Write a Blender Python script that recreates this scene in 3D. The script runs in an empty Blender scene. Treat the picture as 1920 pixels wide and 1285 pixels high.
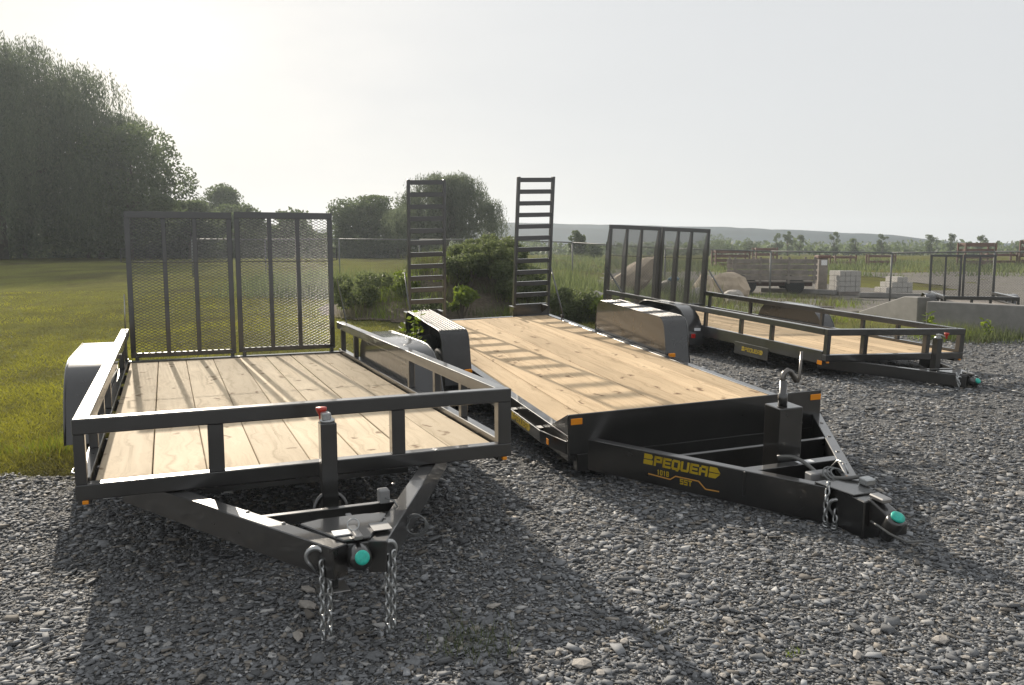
import bpy, bmesh, math, random
import numpy as np
from mathutils import Matrix, Vector
random.seed(7)
RNG = np.random.default_rng(11)
R = math.radians
scene = bpy.context.scene
col = scene.collection

# ------------------------------------------------------------------ camera, sky, sun, exposure
CAM_H = 1.558
PITCH = 0.10888
FPX = 1556.07
cam_d = bpy.data.cameras.new('camera')
cam_d.sensor_width = 36.0
cam_d.lens = FPX / 1920.0 * 36.0
cam_d.clip_start = 0.05
cam_d.clip_end = 9000.0
cam = bpy.data.objects.new('camera', cam_d)
col.objects.link(cam)
cam.location = (0, 0, CAM_H)
cam.rotation_euler = (math.pi / 2 - PITCH, 0, 0)
scene.camera = cam

SUN_TRAVEL = Vector((0.3931, -0.8365, -0.3817)).normalized()   # direction the light travels
SUN_ELEV = math.asin(-SUN_TRAVEL.z)
SUN_AZ = math.atan2(-SUN_TRAVEL.x, -SUN_TRAVEL.y)             # clockwise from +Y
world = bpy.data.worlds.new('World')
scene.world = world
world.use_nodes = True
wn = world.node_tree.nodes
wl = world.node_tree.links
bg = wn['Background']
sky = wn.new('ShaderNodeTexSky')
sky.sky_type = 'NISHITA'
sky.sun_disc = False
sky.sun_elevation = SUN_ELEV
sky.sun_rotation = SUN_AZ
sky.altitude = 100.0
sky.air_density = 1.0
sky.dust_density = 3.0
sky.ozone_density = 1.0
# thin high overcast veil: desaturates the blue, with faint wisps
tc = wn.new('ShaderNodeTexCoord')
mp = wn.new('ShaderNodeMapping')
mp.inputs['Scale'].default_value = (1.2, 1.2, 4.0)
nz = wn.new('ShaderNodeTexNoise')
nz.inputs['Scale'].default_value = 2.2
nz.inputs['Detail'].default_value = 7.0
nz.inputs['Roughness'].default_value = 0.55
rmp = wn.new('ShaderNodeMapRange')
rmp.inputs['From Min'].default_value = 0.35
rmp.inputs['From Max'].default_value = 0.75
rmp.inputs['To Min'].default_value = 0.935
rmp.inputs['To Max'].default_value = 0.975
mixs = wn.new('ShaderNodeMix')
mixs.data_type = 'RGBA'
mixs.inputs['B'].default_value = (5.2, 5.12, 4.98, 1)
wl.new(tc.outputs['Generated'], mp.inputs['Vector'])
wl.new(mp.outputs['Vector'], nz.inputs['Vector'])
wl.new(nz.outputs['Fac'], rmp.inputs['Value'])
wl.new(rmp.outputs['Result'], mixs.inputs['Factor'])
wl.new(sky.outputs['Color'], mixs.inputs['A'])
tintn = wn.new('ShaderNodeMix')
tintn.data_type = 'RGBA'
tintn.blend_type = 'MULTIPLY'
tintn.inputs['Factor'].default_value = 1.0
tintn.inputs['B'].default_value = (0.97, 1.0, 1.04, 1)
wl.new(mixs.outputs['Result'], tintn.inputs['A'])
wl.new(tintn.outputs['Result'], bg.inputs['Color'])
bg.inputs['Strength'].default_value = 0.10

sun_d = bpy.data.lights.new('sun', 'SUN')
sun_d.energy = 4.6
sun_d.angle = R(0.53)
sun_d.color = (1.0, 0.90, 0.76)
sun = bpy.data.objects.new('sun', sun_d)
col.objects.link(sun)
sun.rotation_euler = SUN_TRAVEL.to_track_quat('-Z', 'Y').to_euler()
sun.location = (-20, 40, 25)

scene.view_settings.view_transform = 'Standard'
scene.view_settings.look = 'None'
scene.view_settings.exposure = 0.55
scene.view_settings.gamma = 1.0
scene.view_settings.use_curve_mapping = False
scene.cycles.max_bounces = 8
scene.cycles.transparent_max_bounces = 8
scene.cycles.volume_bounces = 0

# ------------------------------------------------------------------ helpers
def tag(o, label=None, cat=None, group=None, kind=None):
    if label: o['label'] = label
    if cat: o['category'] = cat
    if group: o['group'] = group
    if kind: o['kind'] = kind
    return o

def empty(name, mat):
    o = bpy.data.objects.new(name, None)
    o.empty_display_size = 0.2
    col.objects.link(o)
    o.matrix_world = mat
    return o

def link(name, me, mat, parent=None, smooth=False):
    if mat: me.materials.append(mat)
    if smooth:
        me.polygons.foreach_set('use_smooth', [True] * len(me.polygons))
    o = bpy.data.objects.new(name, me)
    col.objects.link(o)
    if parent: o.parent = parent
    return o

class MB:
    """collects simple solids into one mesh"""
    def __init__(s, off=(0, 0, 0)):
        s.v = []; s.f = []; s.off = off
    def add(s, vs, fs):
        b = len(s.v)
        s.v += [tuple(map(float, p)) for p in vs]
        s.f += [tuple(b + i for i in f) for f in fs]
        return s
    def box(s, x0, x1, y0, y1, z0, z1):
        vs = [(x0,y0,z0),(x1,y0,z0),(x1,y1,z0),(x0,y1,z0),(x0,y0,z1),(x1,y0,z1),(x1,y1,z1),(x0,y1,z1)]
        return s.add(vs, [(0,3,2,1),(4,5,6,7),(0,1,5,4),(1,2,6,5),(2,3,7,6),(3,0,4,7)])
    def beam(s, a, b, w, h, up=(0,0,1)):
        """box from a to b; w across, h along up; a and b are the centres of the ends"""
        a = Vector(a); b = Vector(b); d = (b - a).normalized()
        sx = d.cross(Vector(up)).normalized(); uz = sx.cross(d).normalized()
        vs = []
        for p in (a, b):
            for i, j in ((-1,-1),(1,-1),(1,1),(-1,1)):
                vs.append(p + sx * (i * w / 2) + uz * (j * h / 2))
        return s.add(vs, [(0,1,2,3),(7,6,5,4),(0,4,5,1),(1,5,6,2),(2,6,7,3),(3,7,4,0)])
    def prism(s, poly, axis, a, b):
        """polygon in the two other axes, extruded along axis from a to b"""
        n = len(poly)
        def mk(u, w, t):
            return {0: (t, u, w), 1: (u, t, w), 2: (u, w, t)}[axis]
        vs = [mk(u, w, a) for u, w in poly] + [mk(u, w, b) for u, w in poly]
        fs = [tuple(range(n))[::-1], tuple(range(n, 2 * n))]
        fs += [(i, (i + 1) % n, n + (i + 1) % n, n + i) for i in range(n)]
        return s.add(vs, fs)
    def tube(s, pts, r, n=8, cap=True):
        pts = [Vector(p) for p in pts]
        rs = r if isinstance(r, (list, tuple)) else [r] * len(pts)
        rings = []; prev = None
        for i, p in enumerate(pts):
            d = (pts[min(i + 1, len(pts) - 1)] - pts[max(i - 1, 0)]).normalized()
            if prev is None:
                t = Vector((0,0,1)) if abs(d.z) < .9 else Vector((1,0,0))
                sx = d.cross(t).normalized()
            else:
                sx = (prev - d * prev.dot(d)).normalized()
            prev = sx; sy = d.cross(sx)
            rings.append([p + (sx * math.cos(2*math.pi*k/n) + sy * math.sin(2*math.pi*k/n)) * rs[i] for k in range(n)])
        vs = [v for rg in rings for v in rg]; fs = []
        for i in range(len(rings) - 1):
            for k in range(n):
                fs.append((i*n+k, i*n+(k+1)%n, (i+1)*n+(k+1)%n, (i+1)*n+k))
        if cap:
            fs.append(tuple(range(n))[::-1]); m = (len(rings)-1)*n
            fs.append(tuple(range(m, m+n)))
        return s.add(vs, fs)
    def lathe(s, prof, origin, axis, n=24):
        """prof: list of (r, t) along axis"""
        ax = Vector(axis).normalized(); o = Vector(origin)
        t = Vector((0,0,1)) if abs(ax.z) < .9 else Vector((1,0,0))
        sx = ax.cross(t).normalized(); sy = ax.cross(sx)
        vs = []; fs = []
        for r_, t_ in prof:
            for k in range(n):
                a = 2*math.pi*k/n
                vs.append(o + ax*t_ + (sx*math.cos(a) + sy*math.sin(a))*r_)
        m = len(prof)
        for i in range(m-1):
            for k in range(n):
                fs.append((i*n+k, i*n+(k+1)%n, (i+1)*n+(k+1)%n, (i+1)*n+k))
        fs.append(tuple(range(n))[::-1]); fs.append(tuple(range((m-1)*n, m*n)))
        return s.add(vs, fs)
    def torus_link(s, c, d, side, ln, wd, r, n=12, m=6):
        """one chain link: centre c, long axis d, width axis side"""
        c = Vector(c); d = Vector(d).normalized(); sd = Vector(side).normalized(); nr = d.cross(sd)
        vs = []; fs = []
        for i in range(n):
            a = 2*math.pi*i/n
            ca, sa = math.cos(a), math.sin(a)
            e = math.copysign(abs(ca)**.7, ca); g_ = math.copysign(abs(sa)**.8, sa)
            p = c + d*(e*(ln/2-r)) + sd*(g_*(wd/2-r))
            out = (d*ca + sd*sa).normalized()
            for j in range(m):
                b = 2*math.pi*j/m
                vs.append(p + (out*math.cos(b) + nr*math.sin(b))*r)
        for i in range(n):
            for j in range(m):
                fs.append((i*m+j, i*m+(j+1)%m, ((i+1)%n)*m+(j+1)%m, ((i+1)%n)*m+j))
        return s.add(vs, fs)
    def mesh(s, name, bevel=0.0, seg=1):
        me = bpy.data.meshes.new(name)
        ox, oy, oz = s.off
        me.from_pydata([(x+ox, y+oy, z+oz) for x, y, z in s.v], [], s.f)
        bm = bmesh.new(); bm.from_mesh(me)
        bmesh.ops.recalc_face_normals(bm, faces=bm.faces)
        if bevel > 0:
            es = [e for e in bm.edges if len(e.link_faces) == 2 and e.calc_face_angle(0) > R(30)]
            bmesh.ops.bevel(bm, geom=es, offset=bevel, segments=seg, affect='EDGES', profile=0.5, clamp_overlap=True)
        bm.to_mesh(me); bm.free()
        return me
    def build(s, name, mat, parent=None, bevel=0.0, seg=1, smooth=False):
        return link(name, s.mesh(name, bevel, seg), mat, parent, smooth)

def np_mesh(name, verts, tris, mat, cols=None, parent=None):
    """fast mesh from numpy: verts (n,3), faces (m,k) all the same k, optional per-vertex colour"""
    verts = np.asarray(verts, np.float32); tris = np.asarray(tris, np.int32)
    me = bpy.data.meshes.new(name)
    k = tris.shape[1]
    me.vertices.add(len(verts)); me.vertices.foreach_set('co', verts.ravel())
    me.loops.add(tris.size); me.loops.foreach_set('vertex_index', tris.ravel())
    me.polygons.add(len(tris))
    me.polygons.foreach_set('loop_start', np.arange(0, tris.size, k, dtype=np.int32))
    me.update(calc_edges=True)
    if cols is not None:
        at = me.attributes.new('tint', 'FLOAT_COLOR', 'POINT')
        c4 = np.ones((len(verts), 4), np.float32); c4[:, :3] = cols
        at.data.foreach_set('color', c4.ravel())
    return link(name, me, mat, parent)

# ------------------------------------------------------------------ materials
def new_mat(name):
    m = bpy.data.materials.new(name); m.use_nodes = True
    nt = m.node_tree
    return m, nt.nodes, nt.links, nt.nodes['Principled BSDF']

def N(nodes, kind, **kw):
    n = nodes.new(kind)
    for k, v in kw.items():
        if k in n.inputs: n.inputs[k].default_value = v
        else: setattr(n, k, v)
    return n

def ramp(nodes, stops):
    r_ = nodes.new('ShaderNodeValToRGB')
    els = r_.color_ramp.elements
    while len(els) < len(stops): els.new(0.5)
    for e, (p, c) in zip(els, stops):
        e.position = p; e.color = (*c, 1)
    return r_

def mat_plain(name, rgb, rough=0.5, metal=0.0, spec=0.5, bump=0.0, bscale=60.0, vary=0.0, vscale=6.0, coat=0.0):
    m, n, l, b = new_mat(name)
    b.inputs['Base Color'].default_value = (*rgb, 1)
    b.inputs['Roughness'].default_value = rough
    b.inputs['Metallic'].default_value = metal
    b.inputs['Specular IOR Level'].default_value = spec
    b.inputs['Coat Weight'].default_value = coat
    b.inputs['Coat Roughness'].default_value = 0.06
    b.inputs['Coat IOR'].default_value = 1.5
    t = N(n, 'ShaderNodeTexCoord')
    if vary > 0:
        z = N(n, 'ShaderNodeTexNoise', Scale=vscale, Detail=6.0, Roughness=0.65)
        l.new(t.outputs['Object'], z.inputs['Vector'])
        lo = tuple(max(0, c * (1 - vary)) for c in rgb); hi = tuple(min(1, c * (1 + vary)) for c in rgb)
        rp = ramp(n, [(0.3, lo), (0.7, hi)])
        l.new(z.outputs['Fac'], rp.inputs['Fac']); l.new(rp.outputs['Color'], b.inputs['Base Color'])
        mr = N(n, 'ShaderNodeMapRange'); mr.inputs['To Min'].default_value = max(.03, rough*.6); mr.inputs['To Max'].default_value = min(1, rough*1.4)
        l.new(z.outputs['Fac'], mr.inputs['Value']); l.new(mr.outputs['Result'], b.inputs['Roughness'])
    if bump > 0:
        z2 = N(n, 'ShaderNodeTexNoise', Scale=bscale, Detail=5.0, Roughness=0.6)
        l.new(t.outputs['Object'], z2.inputs['Vector'])
        bp = N(n, 'ShaderNodeBump', Strength=bump, Distance=0.01)
        l.new(z2.outputs['Fac'], bp.inputs['Height']); l.new(bp.outputs['Normal'], b.inputs['Normal'])
    return m

def mat_leaf(name, dark, light, trans=0.35, rough=0.6):
    """foliage: diffuse + translucent, per-leaf tint from the mesh attribute"""
    m, n, l, b = new_mat(name)
    at = N(n, 'ShaderNodeAttribute', attribute_name='tint')
    sp = N(n, 'ShaderNodeSeparateColor'); l.new(at.outputs['Color'], sp.inputs['Color'])
    rp = ramp(n, [(0.0, dark), (1.0, light)])
    l.new(sp.outputs['Red'], rp.inputs['Fac'])
    b.inputs['Roughness'].default_value = rough
    b.inputs['Specular IOR Level'].default_value = 0.25
    l.new(rp.outputs['Color'], b.inputs['Base Color'])
    tr = N(n, 'ShaderNodeBsdfTranslucent')
    hs = N(n, 'ShaderNodeHueSaturation', Saturation=1.15, Value=1.3)
    l.new(rp.outputs['Color'], hs.inputs['Color']); l.new(hs.outputs['Color'], tr.inputs['Color'])
    mx = N(n, 'ShaderNodeMixShader'); mx.inputs['Fac'].default_value = trans
    l.new(b.outputs['BSDF'], mx.inputs[1]); l.new(tr.outputs['BSDF'], mx.inputs[2])
    l.new(mx.outputs['Shader'], n['Material Output'].inputs['Surface'])
    return m

def mat_tint(name, mult=1.0, rough=0.8, bump=0.3, bscale=90.0):
    """stones: colour straight from the per-stone attribute, speckled"""
    m, n, l, b = new_mat(name)
    at = N(n, 'ShaderNodeAttribute', attribute_name='tint')
    t = N(n, 'ShaderNodeTexCoord')
    z = N(n, 'ShaderNodeTexNoise', Scale=bscale, Detail=4.0)
    l.new(t.outputs['Object'], z.inputs['Vector'])
    mr = N(n, 'ShaderNodeMapRange'); mr.inputs['To Min'].default_value = 0.65 * mult; mr.inputs['To Max'].default_value = 1.35 * mult
    l.new(z.outputs['Fac'], mr.inputs['Value'])
    vm = N(n, 'ShaderNodeVectorMath', operation='SCALE')
    l.new(at.outputs['Color'], vm.inputs[0]); l.new(mr.outputs['Result'], vm.inputs['Scale'])
    l.new(vm.outputs['Vector'], b.inputs['Base Color'])
    b.inputs['Roughness'].default_value = rough
    b.inputs['Specular IOR Level'].default_value = 0.35
    bp = N(n, 'ShaderNodeBump', Strength=bump, Distance=0.003)
    l.new(z.outputs['Fac'], bp.inputs['Height']); l.new(bp.outputs['Normal'], b.inputs['Normal'])
    return m

def mat_wood(name, c_lo, c_hi, knot, rough=0.55):
    """new pine planks: grain along local y, cathedral rings, knots, a different tone for each board"""
    m, n, l, b = new_mat(name)
    t = N(n, 'ShaderNodeTexCoord'); oi = N(n, 'ShaderNodeObjectInfo')
    off = N(n, 'ShaderNodeVectorMath', operation='SCALE'); off.inputs[0].default_value = (3.1, 17.3, 7.7)
    l.new(oi.outputs['Random'], off.inputs['Scale'])
    ad = N(n, 'ShaderNodeVectorMath', operation='ADD')
    l.new(t.outputs['Object'], ad.inputs[0]); l.new(off.outputs['Vector'], ad.inputs[1])
    # knots: sparse voronoi cells, elongated along the board
    mk = N(n, 'ShaderNodeMapping'); mk.inputs['Scale'].default_value = (5.5, 2.9, 0.0)
    l.new(ad.outputs['Vector'], mk.inputs['Vector'])
    dist = N(n, 'ShaderNodeTexNoise', Scale=9.0, Detail=4.0)
    l.new(ad.outputs['Vector'], dist.inputs['Vector'])
    dsub = N(n, 'ShaderNodeVectorMath', operation='MULTIPLY_ADD')
    dsub.inputs[1].default_value = (0.9, 0.9, 0); dsub.inputs[2].default_value = (0, 0, 0)
    l.new(dist.outputs['Color'], dsub.inputs[0])
    mka = N(n, 'ShaderNodeVectorMath', operation='ADD')
    l.new(mk.outputs['Vector'], mka.inputs[0]); l.new(dsub.outputs['Vector'], mka.inputs[1])
    vo = N(n, 'ShaderNodeTexVoronoi', voronoi_dimensions='2D', Scale=1.0, Randomness=1.0)
    l.new(mka.outputs['Vector'], vo.inputs['Vector'])
    vsep = N(n, 'ShaderNodeSeparateColor'); l.new(vo.outputs['Color'], vsep.inputs['Color'])
    has = N(n, 'ShaderNodeMath', operation='GREATER_THAN'); has.inputs[1].default_value = 0.62
    l.new(vsep.outputs['Red'], has.inputs[0])
    kr = N(n, 'ShaderNodeMapRange'); kr.inputs['From Min'].default_value = 0.03; kr.inputs['From Max'].default_value = 0.17
    kr.inputs['To Min'].default_value = 1.0; kr.inputs['To Max'].default_value = 0.0
    kr.interpolation_type = 'SMOOTHSTEP'
    l.new(vo.outputs['Distance'], kr.inputs['Value'])
    km = N(n, 'ShaderNodeMath', operation='MULTIPLY'); l.new(kr.outputs['Result'], km.inputs[0]); l.new(has.outputs['Value'], km.inputs[1])
    # grain that bends round the knots
    mg = N(n, 'ShaderNodeMapping'); mg.inputs['Scale'].default_value = (26.0, 0.9, 26.0)
    l.new(ad.outputs['Vector'], mg.inputs['Vector'])
    kb = N(n, 'ShaderNodeMapRange'); kb.inputs['From Max'].default_value = 0.5; kb.inputs['To Min'].default_value = 1.3; kb.inputs['To Max'].default_value = 0.0
    l.new(vo.outputs['Distance'], kb.inputs['Value'])
    kv = N(n, 'ShaderNodeCombineXYZ'); l.new(kb.outputs['Result'], kv.inputs['X'])
    mga = N(n, 'ShaderNodeVectorMath', operation='ADD'); l.new(mg.outputs['Vector'], mga.inputs[0]); l.new(kv.outputs['Vector'], mga.inputs[1])
    g1 = N(n, 'ShaderNodeTexNoise', Scale=1.0, Detail=5.0, Roughness=0.6, Distortion=0.4)
    l.new(mga.outputs['Vector'], g1.inputs['Vector'])
    rp = ramp(n, [(0.30, tuple(q*.86 for q in c_lo)), (0.48, tuple((a+c)/2*1.02 for a, c in zip(c_lo, c_hi))), (0.72, c_hi)])
    l.new(g1.outputs['Fac'], rp.inputs['Fac'])
    # broad stain
    g2 = N(n, 'ShaderNodeTexNoise', Scale=1.6, Detail=4.0)
    l.new(ad.outputs['Vector'], g2.inputs['Vector'])
    mr2 = N(n, 'ShaderNodeMapRange'); mr2.inputs['To Min'].default_value = 0.80; mr2.inputs['To Max'].default_value = 1.18
    l.new(g2.outputs['Fac'], mr2.inputs['Value'])
    mr3 = N(n, 'ShaderNodeMapRange'); mr3.inputs['To Min'].default_value = 0.82; mr3.inputs['To Max'].default_value = 1.10
    l.new(oi.outputs['Random'], mr3.inputs['Value'])
    mm = N(n, 'ShaderNodeMath', operation='MULTIPLY'); l.new(mr2.outputs['Result'], mm.inputs[0]); l.new(mr3.outputs['Result'], mm.inputs[1])
    vs = N(n, 'ShaderNodeVectorMath', operation='SCALE'); l.new(rp.outputs['Color'], vs.inputs[0]); l.new(mm.outputs['Value'], vs.inputs['Scale'])
    mx = N(n, 'ShaderNodeMix', data_type='RGBA'); mx.inputs['B'].default_value = (*knot, 1)
    kf = N(n, 'ShaderNodeMath', operation='MULTIPLY'); kf.inputs[1].default_value = 0.8
    l.new(km.outputs['Value'], kf.inputs[0]); l.new(kf.outputs['Value'], mx.inputs['Factor'])
    l.new(vs.outputs['Vector'], mx.inputs['A']); l.new(mx.outputs['Result'], b.inputs['Base Color'])
    b.inputs['Roughness'].default_value = rough
    b.inputs['Specular IOR Level'].default_value = 0.08
    bp = N(n, 'ShaderNodeBump', Strength=0.15, Distance=0.002)
    l.new(g1.outputs['Fac'], bp.inputs['Height']); l.new(bp.outputs['Normal'], b.inputs['Normal'])
    return m

M = {}
M['paint'] = mat_plain('black_paint', (0.0085, 0.008, 0.0076), rough=0.32, spec=0.8, coat=0.8, vary=0.45, vscale=5.0, bump=0.03, bscale=140)
M['fender'] = mat_plain('black_fender_paint', (0.014, 0.014, 0.015), rough=0.3, spec=0.5, coat=0.9, vary=0.2, vscale=7.0, bump=0.02, bscale=30)
M['tread'] = mat_plain('treadplate_paint', (0.03, 0.03, 0.031), rough=0.34, vary=0.25, vscale=12.0, bump=0.25, bscale=70)
M['wood1'] = mat_wood('pine_pale', (0.55, 0.44, 0.30), (0.71, 0.595, 0.435), (0.17, 0.105, 0.06), rough=0.8)
M['wood2'] = mat_wood('pine_warm', (0.50, 0.365, 0.225), (0.67, 0.515, 0.335), (0.13, 0.07, 0.04), rough=0.8)
M['rubber'] = mat_plain('tyre_rubber', (0.018, 0.018, 0.018), rough=0.85, bump=0.2, bscale=80)
M['rim'] = mat_plain('rim_white', (0.5, 0.5, 0.48), rough=0.45)
M['zinc'] = mat_plain('zinc_chain', (0.42, 0.43, 0.43), rough=0.33, metal=0.9, vary=0.2, vscale=50)
M['steel'] = mat_plain('bare_steel', (0.35, 0.34, 0.33), rough=0.35, metal=0.9)
M['darksteel'] = mat_plain('dark_steel', (0.16, 0.15, 0.14), rough=0.28, metal=0.9)
M['green'] = mat_plain('green_cap', (0.02, 0.42, 0.33), rough=0.45, vary=0.25, vscale=60)
M['red'] = mat_plain('red_knob', (0.42, 0.035, 0.02), rough=0.4)
M['amber'] = mat_plain('amber_lens', (0.75, 0.26, 0.01), rough=0.18)
M['redlens'] = mat_plain('red_lens', (0.45, 0.02, 0.015), rough=0.2)
M['white'] = mat_plain('white_sticker', (0.72, 0.73, 0.74), rough=0.5)
M['yellow'] = mat_plain('yellow_vinyl', (0.44, 0.31, 0.012), rough=0.45)
M['gold'] = mat_plain('orange_gold_vinyl', (0.55, 0.28, 0.06), rough=0.45)
M['cable'] = mat_plain('grey_cable', (0.11, 0.11, 0.105), rough=0.5)
M['greybox'] = mat_plain('grey_plastic', (0.2, 0.2, 0.2), rough=0.5)
M['galv'] = mat_plain('galvanised', (0.16, 0.165, 0.165), rough=0.6, metal=0.3, vary=0.15, vscale=4)
M['concrete'] = mat_plain('concrete', (0.23, 0.222, 0.21), rough=0.9, vary=0.22, vscale=2.2, bump=0.25, bscale=18, spec=0.2)
M['block'] = mat_plain('concrete_block', (0.40, 0.385, 0.36), rough=0.92, vary=0.12, vscale=7, bump=0.25, bscale=40, spec=0.2)
M['oldwood'] = mat_plain('weathered_wood', (0.24, 0.215, 0.19), rough=0.85, vary=0.3, vscale=4, bump=0.3, bscale=25, spec=0.2)
M['rust'] = mat_plain('red_rust_steel', (0.15, 0.085, 0.066), rough=0.75, vary=0.35, vscale=2.5)
M['bark'] = mat_plain('bark', (0.085, 0.07, 0.055), rough=0.9, vary=0.35, vscale=4, bump=0.6, bscale=12, spec=0.15)
M['boulder'] = mat_plain('tan_boulder', (0.40, 0.33, 0.25), rough=0.9, vary=0.28, vscale=1.8, bump=0.6, bscale=7, spec=0.2)
M['stone'] = mat_plain('stone_slab', (0.34, 0.315, 0.285), rough=0.85, vary=0.18, vscale=25, bump=0.4, bscale=60, spec=0.25)
M['gravel'] = mat_tint('gravel_stone', 1.0)
M['willow'] = mat_leaf('willow_leaf', (0.06, 0.075, 0.05), (0.14, 0.165, 0.10), 0.5)
M['leaf'] = mat_leaf('broad_leaf', (0.052, 0.07, 0.038), (0.13, 0.16, 0.08), 0.5)
M['shrub'] = mat_leaf('shrub_leaf', (0.065, 0.085, 0.042), (0.165, 0.19, 0.09), 0.5)
M['bright'] = mat_leaf('bright_leaf', (0.08, 0.115, 0.025), (0.21, 0.26, 0.055), 0.45)
M['dryweed'] = mat_leaf('dry_weed', (0.075, 0.072, 0.04), (0.18, 0.165, 0.09), 0.3)
M['grass'] = mat_leaf('grass_blade', (0.070, 0.064, 0.032), (0.30, 0.295, 0.060), 0.42)

# ------------------------------------------------------------------ terrain
def sstep(a, b, x):
    t = np.clip((np.asarray(x, float) - a) / (b - a), 0, 1)
    return t * t * (3 - 2 * t)

def gz(x, y):
    """height of the ground"""
    x = np.asarray(x, float); y = np.asarray(y, float)
    lft = 1 - sstep(-6.0, 6.0, x - 0.12 * y)
    zl = 1.05 * np.clip((y - 10) / 50, 0, 1)
    zr = 0.45 * sstep(29, 50, y) + 0.5 * sstep(50, 100, y)
    z = lft * zl + (1 - lft) * zr
    z = np.where(y > 60, lft * 1.05 + (1 - lft) * zr, z)
    n = 0.012 * np.sin(x * 1.7 + 0.6 * y) * np.cos(y * 1.3 - 0.4 * x) + 0.008 * np.sin(x * 3.9 + 1.2) * np.sin(y * 3.1)
    grassy = sstep(6, 10, y) * 0.03 * np.sin(x * 0.9 + y * 0.35) * np.cos(y * 0.8)
    return z + n + grassy

def sheet(name, xs, ys, mat, dz=0.0, keep=None):
    X, Y = np.meshgrid(xs, ys)
    Z = gz(X, Y) + dz
    nx, ny = len(xs), len(ys)
    v = np.c_[X.ravel(), Y.ravel(), Z.ravel()]
    i = np.arange((nx - 1) * (ny - 1)); r_ = i // (nx - 1); c_ = i % (nx - 1)
    a = r_ * nx + c_
    f = np.c_[a, a + 1, a + nx + 1, a + nx]
    if keep is not None:
        cx = (X[:-1, :-1] + X[1:, 1:]).ravel() / 2; cy = (Y[:-1, :-1] + Y[1:, 1:]).ravel() / 2
        f = f[keep(cx, cy)]
    o = np_mesh(name, v, f, mat)
    o.data.polygons.foreach_set('use_smooth', [True] * len(o.data.polygons))
    return o

def mat_ground():
    m, n, l, b = new_mat('field_grass')
    t = N(n, 'ShaderNodeTexCoord')
    z1 = N(n, 'ShaderNodeTexNoise', Scale=0.35, Detail=7.0, Roughness=0.7)
    z2 = N(n, 'ShaderNodeTexNoise', Scale=14.0, Detail=6.0, Roughness=0.75)
    mp_ = N(n, 'ShaderNodeMapping'); mp_.inputs['Scale'].default_value = (1, 0.45, 1)
    l.new(t.outputs['Object'], mp_.inputs['Vector'])
    l.new(mp_.outputs['Vector'], z1.inputs['Vector']); l.new(t.outputs['Object'], z2.inputs['Vector'])
    r1 = ramp(n, [(0.30, (0.085, 0.074, 0.042)), (0.44, (0.112, 0.110, 0.042)), (0.58, (0.150, 0.152, 0.045)), (0.74, (0.125, 0.110, 0.058))])
    l.new(z1.outputs['Fac'], r1.inputs['Fac'])
    mr = N(n, 'ShaderNodeMapRange'); mr.inputs['From Min'].default_value = .3; mr.inputs['From Max'].default_value = .7
    mr.inputs['To Min'].default_value = 0.55; mr.inputs['To Max'].default_value = 1.4
    l.new(z2.outputs['Fac'], mr.inputs['Value'])
    vs = N(n, 'ShaderNodeVectorMath', operation='SCALE')
    l.new(r1.outputs['Color'], vs.inputs[0]); l.new(mr.outputs['Result'], vs.inputs['Scale'])
    l.new(vs.outputs['Vector'], b.inputs['Base Color'])
    b.inputs['Roughness'].default_value = 1.0; b.inputs['Specular IOR Level'].default_value = 0.0
    bp = N(n, 'ShaderNodeBump', Strength=0.4, Distance=0.03)
    l.new(z2.outputs['Fac'], bp.inputs['Height']); l.new(bp.outputs['Normal'], b.inputs['Normal'])
    return m

def mat_gravel():
    m, n, l, b = new_mat('crushed_gravel')
    t = N(n, 'ShaderNodeTexCoord')
    mp_ = N(n, 'ShaderNodeMapping'); mp_.inputs['Scale'].default_value = (1, 1, 0)
    l.new(t.outputs['Object'], mp_.inputs['Vector'])
    v = N(n, 'ShaderNodeTexVoronoi', Scale=62.0, Randomness=1.0)
    v2 = N(n, 'ShaderNodeTexVoronoi', Scale=140.0, Randomness=1.0)
    z = N(n, 'ShaderNodeTexNoise', Scale=0.7, Detail=5.0)
    for q in (v, v2, z): l.new(mp_.outputs['Vector'], q.inputs['Vector'])
    s = N(n, 'ShaderNodeSeparateColor'); l.new(v.outputs['Color'], s.inputs['Color'])
    r1 = ramp(n, [(0.0, (0.085, 0.087, 0.09)), (0.5, (0.14, 0.141, 0.143)), (0.85, (0.21, 0.208, 0.2)), (1.0, (0.33, 0.32, 0.3))])
    l.new(s.outputs['Red'], r1.inputs['Fac'])
    mr = N(n, 'ShaderNodeMapRange'); mr.inputs['From Min'].default_value = .3; mr.inputs['From Max'].default_value = .7
    mr.inputs['To Min'].default_value = 0.8; mr.inputs['To Max'].default_value = 1.15
    l.new(z.outputs['Fac'], mr.inputs['Value'])
    vs = N(n, 'ShaderNodeVectorMath', operation='SCALE')
    l.new(r1.outputs['Color'], vs.inputs[0]); l.new(mr.outputs['Result'], vs.inputs['Scale'])
    l.new(vs.outputs['Vector'], b.inputs['Base Color'])
    b.inputs['Roughness'].default_value = 0.85; b.inputs['Specular IOR Level'].default_value = 0.3
    ad = N(n, 'ShaderNodeMath', operation='ADD'); l.new(v.outputs['Distance'], ad.inputs[0]); l.new(v2.outputs['Distance'], ad.inputs[1])
    bp = N(n, 'ShaderNodeBump', Strength=0.9, Distance=0.015); bp.invert = True
    l.new(ad.outputs['Value'], bp.inputs['Height']); l.new(bp.outputs['Normal'], b.inputs['Normal'])
    return m

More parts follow.
